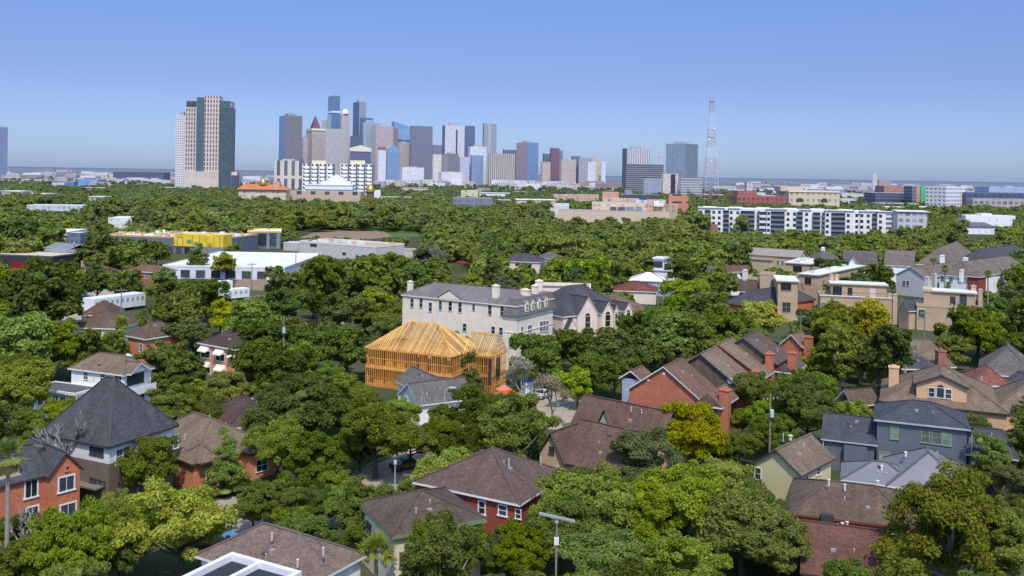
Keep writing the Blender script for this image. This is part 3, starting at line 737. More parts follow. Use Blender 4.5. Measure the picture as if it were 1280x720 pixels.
# mansard end
mb = MB(); x0, x1, y0, y1 = w - 3.4, w + .25, -.25, d + .25; za, zb = 11.2, 14.6
q0 = [(x0, y0, za), (x1, y0, za), (x1, y1, za), (x0, y1, za)]; q1 = [(x0 + .8, y0 + .8, zb), (x1 - .8, y0 + .8, zb), (x1 - .8, y1 - .8, zb), (x0 + .8, y1 - .8, zb)]
for k in range(4): mb.poly([q0[k], q0[(k + 1) % 4], q1[(k + 1) % 4], q1[k]])
mb.poly(q1); mb.build('mansard_roof', MANS, h.root)
for z, t, e in ((10.9, .32, .22), (10.3, .14, .1), (7.6, .2, .1)):
    c = MB(); c.box(w - .3, -e + .3, z, w - .3 + e, d - .3 + e, z + t); c.box(w - 3.4, .3 - e, z, w - .3, .3, z + t); c.build('cornice', MW, h.root)
for px in (658, 665.5, 673.5, 682):
    u_, z_ = h.hit('R', px, 388, o=0); dm = MB(); dm.box(w - 1.6, u_ - .75, 11.4, w + .1, u_ + .75, 13.5); dm.poly([(w + .12, u_ - .95, 13.5), (w + .12, u_ + .95, 13.5), (w + .12, u_, 14.1)]); dm.poly([(w + .2, u_ - 1, 13.5), (w - 1.7, u_ - 1, 13.5), (w - 1.7, u_, 14.2), (w + .2, u_, 14.2)], 1); dm.poly([(w + .2, u_ + 1, 13.5), (w - 1.7, u_ + 1, 13.5), (w - 1.7, u_, 14.2), (w + .2, u_, 14.2)], 1)
    dm.build('dormer', [MW, MANS], h.root); h.win('R', u_, 11.8, .7, 1.4, r=(0, 0, w + .4, d), fr=MW)
def z8(l): return [(420 + a * .3125, 330 + b_ * .3125, 420 + c * .3125, 330 + e * .3125) for a, b_, c, e in l]
DKF = plain((.12, .11, .10), .6)
h.pw('F', z8([(298, 138, 311, 172), (335, 138, 347, 174), (372, 154, 384, 190), (412, 147, 424, 183), (451, 151, 464, 187), (490, 154, 503, 193), (546, 160, 556, 185), (609, 165, 623, 203), (658, 170, 672, 209), (508, 238, 522, 268), (622, 250, 636, 280), (653, 254, 667, 285), (694, 292, 707, 333), (692, 392, 705, 428), (300, 232, 312, 262), (400, 236, 412, 266)]), fr=LTRIM, nx=1)
h.pw('R', z8([(739, 252, 748, 273), (767, 245, 782, 273), (815, 230, 826, 270), (828, 229, 838, 269), (840, 228, 849, 268), (738, 335, 748, 360), (778, 325, 794, 366)]), fr=WHITE)
u_, z_ = h.hit('R', 664, 424); MB().box(w - .3, u_ - 2.2, z_, w + .8, u_ + 2.2, z_ + .3).poly([(w + .8, u_ - 2.2, z_ + .3), (w + .8, u_ + 2.2, z_ + .3), (w + .8, u_, z_ + 1.5)]).poly([(w + .8, u_ - 2.2, z_ + .3), (w + .8, u_, z_ + 1.5), (w - .3, u_, z_ + 1.5), (w - .3, u_ - 2.2, z_ + .3)], 1).poly([(w + .8, u_ + 2.2, z_ + .3), (w + .8, u_, z_ + 1.5), (w - .3, u_, z_ + 1.5), (w - .3, u_ + 2.2, z_ + .3)], 1).build('door_pediment', [MW, MANS], h.root)
ua, _ = h.hit('F', 546, 375); ub, _ = h.hit('F', 578, 378); um = (ua + ub) / 2
MB().poly([(ua, .26, 13.1), (ub, .26, 13.1), (um, .26, 15.0)]).build('gable', MW, h.root); MB().poly([(ua - .2, .1, 13.15), (um, .1, 15.15), (um, 4, 15.1), (ua - .2, 3, 13.6)]).poly([(ub + .2, .1, 13.15), (um, .1, 15.15), (um, 4, 15.1), (ub + .2, 3, 13.6)]).build('gable_roof', MANS, h.root)
for px, py, wd, dd, zt in ((513, 351, 1.0, .9, 15.7), (620, 356, 1.3, 1.0, 16.7), (657, 361, 1.8, 1.0, 16.0), (669, 356, 1.2, 1.0, 16.5)): h.chimney(px, py, wd, zt, 12.5, MW, dd)
keep(h.Y, (502, 353, 640, 404), (638, 362, 686, 425), (640, 425, 664, 455))
# slate-roofed mansion behind
SLB = shingle(RF(82, 82, 90)); PK = stucco(W(226, 204, 184))
h = House('mansion', 'pinkish cream mansion with dark slate roofs and many small gables', 'mansion', (704, 396), (785, 387), 15.0, 9.0, 'the gabled slate-roofed mansion', o=.3)
h.walls(PK); h.hip(SLB, rise=5.5, fas=PK)
for pa, pb, py, ex in ((718, 744, 377, .8), (745, 761, 380, 1.6), (762, 768, 381, 1.2), (774, 785, 379, 1.4)):
    ua, _ = h.hit('F', pa, 395); ub, _ = h.hit('F', pb, 395); g = (ua, -ex, ub, 6); rise = max(1.5, (ub - ua) * .62); h.walls(PK, g, axis='y', rise=rise, z1=9.0, o=.2); h.gable(SLB, g, 9.0, rise, 'y', fas=PK)
    h.win('F', (ua + ub) / 2, 6.0, min(1.5, (ub - ua) * .4), 2.6, r=g, o=.2, arch=True, fr=PK, nx=1)
for px in (724, 734, 768, 754): u_, _ = h.hit('F', px, 420); h.win('F', u_, 2.5, 1.2, 2.0, r=(0, -1.65 if px == 754 else 0, h.w, h.d), o=.2 if px == 754 else None, fr=DKF)
lw = (-8, 1.5, .5, 14); h.walls(PK, lw, z1=5.0); h.hip(SLB, lw, 5.0, 4.5, PK)
ua, _ = h.hit('F', 704, 405); ub, _ = h.hit('F', 717, 405); g = (ua, -1.2, ub, 5); h.walls(PK, g, axis='y', rise=2.4, z1=6.2, o=.2); h.gable(SLB, g, 6.2, 2.4, 'y', fas=PK); h.win('F', (ua + ub) / 2, 2.2, 2.0, 2.6, r=g, o=.2, arch=True, gl=GLTEAL)
keep(h.Y, (690, 366, 783, 408))
h = House('house', 'flat-roofed cream building with stepped white parapets behind the slate roofs', 'building', (666, 364), (738, 366), 12.0, 12.5, 'the stepped white parapets', o=.1)
h.walls(PK); h.flat(flatroof(RF(110, 110, 116)), par=.8, pm=PK); h.hip(SLB, (0, -5, h.w, .3), 9.5, 3.2, PK, cap=False); h.chimney(674, 350, 1.6, 15.5, 12, PK); keep(h.Y, (668, 352, 742, 366))
h = House('house', 'house with a broad brown hip roof right behind the slate-roofed mansion', 'house', (752, 401), (834, 395), 18.0, 7.0, 'the broad brown hip roof'); h.walls(PK); h.hip(shingle(RF(118, 102, 92)), rise=h.zat(782, 367, h.w * .45, h.d / 2) - 7); h.chimney(835, 386, .9, 8.5, 5, PK); keep(h.Y, (786, 370, 828, 396))
# grey-brown house below the frame
h = House('house', 'small house with grey-brown roofs and a white front gable', 'house', (496, 493), (522, 507), (571, 487), 4.4, 'the white front gable below the timber frame')
rise = h.zat(506, 479, h.w / 2, 0) - 4.4; h.walls(WHT, axis='y', rise=rise); h.gable(GREY, rise=rise, axis='y'); h.win('F', h.w / 2, 1.2, 1.4, 1.5)
g = (-9, h.d * .35, h.w / 2, h.d * .95); h.walls(WHT, g, axis='x', rise=rise * .9); h.gable(GREY, g, rise=rise * .9, axis='x')
for q in [(534, 492, 6), (527, 500, 5.4)]: h.pvent(*q, h=.3)
keep(h.Y, (470, 468, 500, 480), (498, 466, 560, 502))
# cream house with green fascia
GF = plain(W(105, 128, 88), .6)
h = House('house', 'cream house with dark brown hip roof edged in green fascia', 'house', (490, 670), (609, 648), (393, 636), 6.0, 'the cream house with green fascia')
h.walls(stucco(W(216, 204, 178))); h.hip(shingle(RF(98, 84, 78)), rise=h.zat(468, 607, h.w / 2, h.d * .62) - 6, fas=GF, axis='y' if h.d > h.w else 'x', th=.4)
h.pw('F', [(595, 656, 601, 676), (552, 668, 562, 684), (500, 690, 512, 708)], fr=GF, nx=1); h.pw('L', [(446, 664, 462, 690)], fr=GF); h.win('L', h.d * .3, 2.5, 1.3, 1.6, fr=GF); h.win('L', h.d * .75, 3.0, 1.3, 1.6, fr=GF)
for q in [(543, 627, 7), (520, 640, 7)]: h.pvent(*q)
keep(h.Y, (405, 615, 485, 655), (400, 650, 440, 680), (555, 640, 604, 655))
# red brick house with the big brown roof
h = House('house', 'dark red brick house under a wide brown hip roof', 'house', (515, 602), (650, 631), (757, 600), 6.0, 'the wide brown roof on red brick')
h.walls(DKRED); h.hip(shingle(RF(106, 90, 84)), rise=h.zat(640, 560, h.w / 2, h.d / 2) - 6, axis='y', inset=h.w * .42); print('redhouse', h.w, h.d, h.zat(640, 560, h.w / 2, h.d / 2))
h.pw('F', [(599, 627, 606, 642), (624, 632, 633, 644), (624, 668, 634, 676)], ny=2, nx=1, t=.14); h.pw('F', [(645, 637, 651, 648)], nx=1)
for q in [(636, 580, 8.4), (676, 578, 8.4), (609, 575, 8), (697, 588, 7.5)]: h.pvent(*q, h=.7)
keep(h.Y, (572, 568, 720, 590), (592, 622, 640, 662), (640, 575, 690, 615))
# tudor roofs
h = House('house', 'tudor house with mauve-brown roofs, stone gables and a green dormer', 'house', (697, 576), (770, 595), 10.0, 4.6, 'the mauve-brown tudor roofs')
MV = shingle(RF(110, 88, 80)); STONE = stucco(W(196, 160, 122)); h.walls(STONE, axis='x', rise=4.2); h.gable(MV, rise=4.2, axis='x', fas=DARKTRIM)
r2 = (-4, 6.5, h.w + 1.2, 16); h.walls(STONE, r2, axis='x', rise=5.2, z1=5); h.gable(MV, r2, 5.0, 5.2, 'x', DARKTRIM)
ua, ya = h.loc(683, 563, 4.6); g = (-3.2, -.5, 1.4, 7); h.walls(STONE, g, axis='y', rise=3.4); h.gable(MV, g, rise=3.4, axis='y', fas=DARKTRIM); h.win('F', (g[0] + g[2]) / 2, 5.3, .6, .8, r=g, fr=DARKTRIM)
x_, y_ = h.loc(756, 532, 8); dm = MB(); dm.poly([(x_ - 1.8, y_, 6.2), (x_ + 1.8, y_, 6.2), (x_, y_, 9.9)]); dm.poly([(x_ - 2.1, y_ - .3, 6.0), (x_, y_ - .3, 10.1), (x_, y_ + 4, 10.1), (x_ - 2.1, y_ + 4, 6.0)], 1); dm.poly([(x_ + 2.1, y_ - .3, 6.0), (x_, y_ - .3, 10.1), (x_, y_ + 4, 10.1), (x_ + 2.1, y_ + 4, 6.0)], 1)
dm.build('dormer', [plain(W(150, 168, 140), .7), MV], h.root)
for q in [(789, 512, 9.8), (802, 515, 9.6), (776, 556, 7.6)]: h.pvent(*q, h=.4)
keep(h.Y, (690, 545, 770, 582), (742, 508, 815, 545))
# red brick terrace: four stepped gables -------------------------------
BT = shingle(RF(124, 98, 86)); BT2 = shingle(RF(134, 118, 104)); BT3 = shingle(RF(108, 92, 86))
A0, B0 = P(782, 487, 6.2), P(877, 501, 6.2)
h = House('terraced_house', 'red brick end terrace with a wide blank gable wall', 'terraced house', A0, B0, 8.2, 6.2, 'the red brick gable terrace', 'red brick terrace')
rise = h.zat(830, 458, h.w / 2, 0) - 6.2; RB = brick(W(174, 94, 66)); h.walls(RB, axis='y', rise=rise); h.gable(BT, rise=rise, axis='y', fas=LTRIM)
g = (h.w - 3.0, 1.0, h.w + 3.2, 8.0); h.walls(RB, (h.w - 3.0, .6, h.w + 2.6, 7.4), z1=5.4); h.hip(BT, (h.w - 1.2, -.1, h.w + 3.2, 8.0), 5.6, 1.9, LTRIM, 'y', inset=.1, cap=False)
h.pw('F', [(880, 504, 886, 515), (899, 505, 904, 517)], r=(h.w - 3, .6, h.w + 2.6, 7.4)); h.chimney(914, 483, 1.4, 8.2, 0, RB, x=h.w + 3.1, y=1.6)
vb = MB(); vb.tube([(h.w / 2 - 2.6, .44, 8.1), (h.w / 2 - 2.6, .36, 8.1)], .22, 10); vb.build('gable_vent', WHITE, h.root); MB().tube([(h.w / 2, .44, 6.2 + rise - 1.2), (h.w / 2, .36, 6.2 + rise - 1.2)], .25, 10).build('gable_vent', WHITE, h.root)
pu = (-2.6, 3.0, 1.5, 8.0); h.walls(siding(W(150, 160, 180)), pu, z1=7.2); h.gable(BT, pu, 7.2, 1.4, 'y', LTRIM)
w0 = h.w; base = h
keep(h.Y, (784, 462, 874, 498), (870, 460, 905, 495), (908, 485, 920, 530))
def unit(px, py, ze, label, apex, d, roof, wall, fas=LTRIM):
    x, y = base.loc(px, py, ze); a = base.a + base.u * (x - w0) + base.v * y; b_ = base.a + base.u * x + base.v * y
    h = House('terraced_house', label, 'terraced house', Vector((a.x, a.y, ze)), Vector((b_.x, b_.y, ze)), d, ze, None, 'red brick terrace')
    rise = min(5.2, max(3, h.zat(*apex, h.w / 2, 0) - ze)); h.walls(wall, axis='y', rise=rise); h.gable(roof, rise=rise, axis='y', fas=fas); return h, rise
SGW = shingle(RF(120, 108, 98)); NAVY = plain(W(72, 82, 108), .6)
h, r_ = unit(921, 481, 6.6, 'second unit of the brick terrace with a dark blue gable edge', (877, 442), 8.2, BT2, SGW, NAVY)
h.chimney(0, 0, 1.3, 8.0, 0, RB, x=h.w + 1.2, y=6.5); h.walls(RB, (h.w - 3, .6, h.w + 1.6, 7.6), z1=5.6); h.hip(BT2, (h.w - 1.0, .3, h.w + 2.0, 8.0), 5.8, 1.4, LTRIM, 'y', inset=.1, cap=False); h.win('R', 3, 3.2, 1.2, 1.5, r=(h.w - 3, .6, h.w + 1.6, 7.6)); MB().tube([(h.w - 1.2, .44, 7.0), (h.w - 1.2, .3, 7.0)], .5, 12).build('round_vent', WHITE, h.root)
keep(h.Y, (862, 445, 925, 478))
h, r_ = unit(941, 463, 6.9, 'third unit of the brick terrace with a red brick parapet edge', (897, 430), 8.2, BT2, RB, plain(W(190, 92, 62)))
h.walls(RB, (h.w - 3, .6, h.w + 1.6, 7.6), z1=5.6); h.hip(BT2, (h.w - 1.0, .3, h.w + 2.0, 8.0), 5.8, 1.4, LTRIM, 'y', inset=.1, cap=False); h.chimney(0, 0, 1.3, 9.2, 0, RB, x=h.w + 1.3, y=5.8); h.win('R', 2.2, 3.2, 1.2, 1.5, r=(h.w - 3, .6, h.w + 1.6, 7.6)); keep(h.Y, (892, 434, 940, 462))
h, r_ = unit(972, 456, 7.2, 'farthest unit of the brick terrace with a dark brown roof', (930, 422), 9.5, BT3, SGW, NAVY)
h.walls(RB, (h.w - 3, .6, h.w + 2.4, 8.6), z1=5.8); h.hip(BT3, (h.w - 1.0, .3, h.w + 2.8, 9.2), 6.0, 1.4, LTRIM, 'y', inset=.1, cap=False); h.chimney(0, 0, 1.3, 9.6, 0, RB, x=h.w + 2.2, y=1.2); h.win('R', 4.5, 3.2, 1.2, 1.6, r=(h.w - 3, .6, h.w + 2.4, 8.6)); MB().tube([(h.w - 1.2, .44, 8.0), (h.w - 1.2, .3, 8.0)], .5, 12).build('round_vent', WHITE, h.root)
h.pvent(972, 438, 9); keep(h.Y, (925, 425, 1005, 458), (958, 458, 985, 480))
h = House('house', 'brick house with grey-brown gable roof and tall chimney behind the terrace', 'house', (974, 430), (1003, 434), (1013, 411), 6.5, 'the brick house behind the terrace')
h.walls(RB, axis='y', rise=2.2); h.gable(BT2, rise=2.2, axis='y'); h.chimney(0, 0, 1.4, 8.6, 0, RB, x=h.w + .6, y=1.5); h.win('F', h.w * .6, 3.4, 1.2, 1.5); keep(h.Y, (975, 408, 1012, 432), (1000, 436, 1012, 460))
# yellow house
YW = siding(W(196, 184, 132))
h = House('house', 'yellow clapboard house with a brown gable roof and dark eaves', 'house', (937, 579), (1002, 595), (1034, 570), 5.0, 'the yellow clapboard house')
rise = h.zat(970, 562, h.w / 2, 0) - 5; h.walls(YW, axis='y', rise=rise); h.gable(TAN, rise=rise, axis='y', fas=DARKTRIM)
h.pw('F', [(944, 585, 951, 599)], nx=1); h.pw('R', [(1006, 595, 1010, 604), (1021, 585, 1025, 593)], nx=1); h.pvent(979, 549, 8, h=1.0); h.pvent(988, 547, 8, h=.3, r=.25)
keep(h.Y, (938, 548, 1030, 596), (940, 580, 1002, 600))
# blue-grey house
BW = siding(W(92, 99, 108)); BR = shingle(RF(80, 83, 93), .06); BF = plain(W(160, 170, 180), .5)
h = House('house', 'large slate blue clapboard house with pale green windows', 'house', (1092, 524), (1214, 537), 9.5, 7.6, 'the large slate blue house')
h.walls(BW); h.hip(BR, rise=h.zat(1158, 501, h.w / 2, h.d / 2) - 7.6, fas=BF)
def z11(l): return [(880 + a * .3125, 495 + b_ * .3125, 880 + c * .3125, 495 + e * .3125) for a, b_, c, e in l]
h.pw('F', z11([(748, 122, 776, 172), (870, 136, 900, 186), (914, 140, 948, 192), (956, 148, 988, 198), (702, 226, 742, 272)]), fr=plain(W(130, 140, 130)), gl=GLGREEN, nx=1)
xl, yl = h.loc(1027, 545, 4.2); lw = (xl, -.2, .6, 8.5); h.walls(BW, lw, axis='x', rise=2.6, z1=4.2); h.gable(BR, lw, 4.2, 2.6, 'x', BF); h.pw('F', z11([(572, 206, 604, 250)]), r=lw, fr=plain(W(130, 140, 130)), gl=GLGREEN, nx=1)
l2 = (xl * .62, -1.0, -.3, 3); h.walls(BW, l2, z1=3.9)
rw = (h.w - .6, .4, h.w + 5.6, 9.0); h.walls(BW, rw, z1=4.3); h.hip(BR, rw, 4.3, 2.6, BF, 'x', inset=1.5); h.win('R', 4.5, 1.4, 1.2, 1.4, r=rw)
MB().tube([(h.w + .1, .2, 7.4), (h.w + .1, .2, 4.4)], .07, 6).build('downpipe', BF, h.root); MB().tube([(lw[0] + .3, -.0, 4.0), (lw[0] + .3, -.0, .1)], .07, 6).build('downpipe', BF, h.root)
h.pvent(1073, 522, 6.3); h.pvent(1212, 551, 6); keep(h.Y, (1030, 515, 1250, 560), (1032, 550, 1180, 585))
# grey metal hip roof
h = House('house', 'house with a pale grey standing seam hip roof before the blue house', 'house', (1108, 607), (1222, 621), 12.0, 3.4, 'the pale grey metal roof')
h.walls(CREAM); SM = seam(RF(136, 136, 144)); h.hip(SM, rise=h.zat(1169, 562, h.w / 2, h.d / 2) - 3.4); print('metal', h.w, h.d, h.zat(1169, 562, h.w / 2, h.d / 2))
g = (-5.2, .5, h.w * .4, 8); h.walls(CREAM, g); h.hip(SM, g, 3.3, 1.7)
for q in [(1132, 568, 5.5), (1102, 585, 4.6), (1097, 604, 3.6)]: h.pvent(*q, h=.35, r=.16, m=WHITE)
keep(h.Y, (1068, 568, 1200, 605))
# brown roof with orange brick
h = House('house', 'orange brick house with a stained brown hip roof, below the yellow house', 'house', (986, 641), (1150, 662), 12.0, 4.2, 'the stained brown hip roof')
h.walls(ORB); h.hip(shingle(RF(108, 92, 84), .24), rise=h.zat(1080, 604, h.w / 2, h.d / 2) - 4.2, inset=4.0, fas=plain(W(120, 60, 48))); h.win('F', h.w * .2, 1.8, 1.2, 1.4); h.win('F', h.w * .8, 1.8, 1.2, 1.4)
for q in [(1036, 604, 6.6), (1056, 610, 6.2)]: h.pvent(*q, h=.5, r=.12, m=WHITE)
keep(h.Y, (1000, 605, 1118, 648))
h = House('house', 'low house with a dull red-brown roof at the bottom edge', 'house', (1000, 716), (1112, 732), 13.0, 3.4, 'the dull red-brown roof'); h.walls(ORB); h.gable(shingle(RF(112, 80, 72), .2), rise=2.6, axis='x', fas=DARKTRIM); MB().box(h.w * .25, 12.8, 3.4, h.w * .42, 13.6, 4.6).build('roof_curb', DARKTRIM, h.root)
for k in range(3): h.vent(h.w * (.46 + .06 * k), 10.5 + .5 * k, 4.4, .25, .14, WHITE)
keep(h.Y, (1012, 660, 1090, 712))
# beige house with arched dormer
h = House('house', 'large peach house with tan roofs and an arched three-window dormer', 'house', (1099, 501), (1263, 518), 17.0, 5.4, 'the peach house with the arched dormer')
h.walls(PEACH); rise = h.zat(1183, 457, h.w / 2, h.d / 2) - 5.4; h.hip(TAN, rise=rise, fas=DARKTRIM)
ua, _ = h.hit('F', 1146, 490, o=1.4); ub, _ = h.hit('F', 1208, 495, o=1.4); g = (ua - .5, .95, ub + .5, 9); zt = h.zat(1146, 479, ua, 1.4)
h.walls(PEACH, g, z0=4.6, z1=zt, axis='y', rise=1.7, name='dormer'); h.gable(TAN, g, zt, 1.7, 'y', DARKTRIM)
h.pw('F', [(1161, 485, 1168, 496), (1182, 487, 1189, 498)], r=g, nx=1); h.pw('F', [(1171, 485, 1180, 497)], r=g, nx=1, ny=1, arch=True)
h.chimney(1117.5, 457, 1.5, 9.6, 4, PEACH); h.pvent(1227, 474, 8); g2 = (h.w * .88, 2, h.w + 9, 15); h.walls(PEACH, g2); h.hip(TAN, g2, 5.4, 4.0, DARKTRIM)
keep(h.Y, (1100, 462, 1262, 510))
h = House('house', 'grey-brown roofed house at the frame edge beyond the peach house', 'house', (1222, 466), (1300, 474), 14.0, 5.5, 'the grey-brown roof at the edge'); h.walls(REDB); h.hip(GREY, rise=h.zat(1265, 432, h.w * .6, h.d / 2) - 5.5); h.hip(SLATE, (4, -4, h.w, 3), 4.8, 1.8); h.pvent(1252, 447, 8); keep(h.Y, (1228, 436, 1280, 465))
h = House('house', 'low red-tinted roof between peach house and grey-brown roof', 'house', (1214, 480), (1268, 484), 9.0, 4.6, 'the red-tinted roof'); h.walls(REDB); h.hip(shingle(RF(140, 92, 84)), rise=2.6)
h = House('house', 'red brick house with a brown gable roof and brick chimney near tan flats', 'house', (1150, 458), (1196, 459), (1204, 431), 4.8, 'the red brick chimney house')
h.walls(REDB, axis='x', rise=3.0); h.gable(TAN, rise=3.0, axis='x'); h.hip(SLATE, (-4, -1.5, h.w * .55, 6), 4.6, 2.4, cap=False); h.chimney(1176, 437, 1.5, 8.0, 3, brick(W(150, 88, 72))); keep(h.Y, (1148, 430, 1202, 455))
h = House('shed', 'weathered low brown gable roof between tree trunks', 'shed', (1043, 500), (1066, 508), (1078, 497), 3.0, 'the weathered low gable roof'); h.walls(plain(W(150, 140, 130))); h.gable(BROWN, rise=2.2, axis='y'); keep(h.Y, (1045, 478, 1075, 500))
# bottom-left brown roof and its white flat wing
h = House('house', 'house with a plain brown hip roof at the bottom edge', 'house', (243, 694), (376, 738), (449, 690), 5.0, 'the plain brown hip roof at the bottom')
h.walls(WHT); h.hip(shingle(RF(126, 110, 102), .18), rise=h.zat(352, 660, h.w / 2, h.d / 2) - 5, axis='x' if h.w > h.d else 'y')
for q in [(340, 672, 7.2), (404, 690, 6.8), (372, 705, 6.4)]: h.pvent(*q, h=.5, r=.1)
keep(h.Y, (262, 662, 440, 712))
h = House('house', 'white flat-roofed modern block with dark roof panels and thick parapet', 'building', (226, 729), (316, 757), (288, 697), 6.2, 'the white flat-roofed block', o=.05)
h.walls(WHT); h.flat(flatroof(RF(60, 62, 72)), par=.55, pm=plain((.75, .75, .76), .6, .06), edge=.45); MB().box(h.w * .4, h.d * .3, 6.2, h.w * .45, h.d * .95, 6.65).build('parapet_divider', plain((.75, .75, .76), .6, .06), h.root)
keep(h.Y, (250, 698, 360, 720))
# ---------------------------------------------------------------- tan flats and the roofs round them
TF = stucco(W(182, 152, 120)); WR = flatroof((.72, .72, .70)); TB = stucco(W(190, 164, 132))
def slab_roof(h, r, z, o=.35): return MB().box(r[0] - o, r[1] - o, z, r[2] + o, r[3] + o, z + .35, 1, 0).build('roof', [WR, TB], h.root)
h = House('townhouse', 'tan stucco townhouse block with roof terrace and paired front chimneys', 'townhouse', (1039, 355), (1109, 358), 7.0, 10.0, 'the tan flats with paired chimneys', 'tan stucco townhouses', o=.1)
h.walls(TF); slab_roof(h, h.rect, 10.0); lo = (-3.2, -3.4, h.w + 1.2, 7); h.walls(TF, lo, z1=6.9); h.flat(flatroof(RF(150, 145, 140)), lo, 6.9, .25, TF)
h.pw('F', [(1041, 358, 1052, 371), (1060, 360, 1065, 368)], fr=DKF, nx=3, ny=1); h.pw('F', [(1088, 361, 1094, 372)], gl=plain((.6, .6, .58)), nx=1, ny=1); h.pw('F', [(1026, 378, 1038, 386)], r=lo, gl=GLTEAL)
h.pw('F', [(1046, 384, 1053, 394), (1062, 385, 1069, 395), (1078, 386, 1085, 396), (1094, 387, 1100, 397)], r=lo, fr=DKF, gl=GLTEAL); MB().box(lo[0] - .15, lo[1] - .15, 7.0, lo[2] + .15, lo[1] + .2, 7.2).build('parapet_cap', plain(W(225, 215, 200)), h.root)
for x in (.6, 2.0): h.chimney(0, 0, 1.0, 12.2, 6, TB, x=x, y=6.2)
for x, y in ((h.w + .3, -2.6), (h.w + 1.6, -3.2)): h.chimney(0, 0, 1.1, 8.4, 0, TB, x=x, y=y)
mb = MB()
for k in range(24): xx = .2 + k * (h.w - .6) / 23; mb.box(xx, -3.2, 6.9, xx + .05, -3.15, 8.2)
mb.box(.2, -3.22, 8.2, h.w - .4, -3.12, 8.28).build('terrace_railing', DARKTRIM, h.root); keep(h.Y - 6, (1028, 352, 1112, 380), (1104, 366, 1119, 388))
h = House('townhouse', 'tan stucco townhouse with stepped lower front and white slab roof', 'townhouse', (1154, 364), (1220, 368), 7.0, 10.0, 'the stepped tan townhouse', 'tan stucco townhouses', o=.1)
h.walls(TF); slab_roof(h, (h.w * .2, 0, h.w, 7), 10.0); MB().box(-.1, -.1, 9.9, h.w * .2 - .4, 7.1, 10.6).build('parapet', TB, h.root)
lo = (-1.6, -3.6, h.w * .56, 7); h.walls(TF, lo, z1=6.6); h.flat(flatroof(RF(150, 145, 140)), lo, 6.6, .5, TB)
h.pw('F', [(1148, 387, 1156, 397), (1148, 412, 1156, 420)], r=lo, fr=WHITE, gl=GLTEAL, nx=1, ny=1); h.pw('F', [(1188, 371, 1194, 380), (1200, 369, 1208, 385)], fr=DKF, nx=1, ny=1)
rt = (h.w * .58, -3.2, h.w + 2.2, 6); h.walls(TB, rt, z1=6.4); h.chimney(0, 0, 1.2, 11.8, 6, TB, x=h.w - .3, y=6); h.chimney(0, 0, 1.0, 11.2, 6, TB, x=h.w + 1.2, y=3)
keep(h.Y - 6, (1142, 362, 1218, 392), (1142, 395, 1180, 424))
h = House('townhouse', 'tall narrow tan tower house with open loggia beneath a white roof', 'townhouse', (972, 352), (998, 353), (1012, 347), 11.0, 'the narrow tan tower house', 'tan stucco townhouses', o=.1)
h.walls(TF); slab_roof(h, h.rect, 11.0); h.pw('F', [(976, 354, 989, 363)], fr=TF, gl=plain((.02, .02, .02)), nx=1, ny=1); h.pw('R', [(1001, 356, 1006, 362)], fr=TF, nx=1); h.pw('F', [(978, 378, 988, 390)], fr=TF); keep(h.Y, (974, 350, 1008, 398))  # loggia opening is a black pane, its shade painted on
for k, (A, B, C, lb) in enumerate([((998, 343), (1022, 345), (1068, 332), 'long white-roofed tan flats running back from the tower house'), ((981, 329), (1013, 331), (1030, 325), 'tan flats with dark loggia under a thin white roof')]):
    h = House('townhouse', lb, 'townhouse', A, B, C, 9.5, ['the long white-roofed flats', 'the flats with a dark loggia'][k], 'tan stucco townhouses', o=.1)
    h.walls(TF); slab_roof(h, h.rect, 9.5); h.win('F', h.w * .5, 6.6, h.w * .35, 2.2, fr=TF, gl=plain((.02, .02, .02)), nx=1, ny=1)  # front loggia: flat black pane painted in for the shaded opening
    for j in range(4): h.win('R', h.d * (j + .5) / 4, 6.2, 1.2, 1.5, fr=TF)
    for j in range(3): MB().box(h.w * .3, h.d * (j + .3) / 3, 9.8, h.w * .5, h.d * (j + .3) / 3 + 1.2, 10.6).build('roof_unit', plain((.5, .5, .5)), h.root)
    keep(h.Y, (max(A[0], 984), B[1] - 6, C[0] - 4, B[1] + 3))
h = House('townhouse', 'wide blank tan wall house with a slim white chimney', 'townhouse', (930, 348), (984, 352), 10.0, 9.6, 'the blank tan wall house', 'tan stucco townhouses', o=.1)
h.walls(TF); h.flat(flatroof(RF(150, 140, 130)), par=.7, pm=TB); st = (h.w * .38, -.8, h.w * .66, 4); h.walls(TB, st, z1=11.4); h.flat(flatroof(RF(150, 140, 130)), st, 11.4, .4, TB); h.chimney(0, 0, 1.3, 12.4, 0, plain(W(205, 200, 195)), x=.6, y=-.8); h.hip(BROWN, (-1, -3, h.w * .36, .4), 6, 3.5, axis='x', inset=.3); keep(h.Y, (928, 326, 984, 356))
h = House('house', 'house with a dark slate hip roof below the blank tan wall', 'house', (904, 378), (945, 384), (958, 366), 4.4, 'the dark slate roof below the tan wall'); h.walls(REDB); h.hip(SLATE, rise=3.8, fas=plain(W(130, 70, 60))); keep(h.Y, (908, 358, 940, 380))
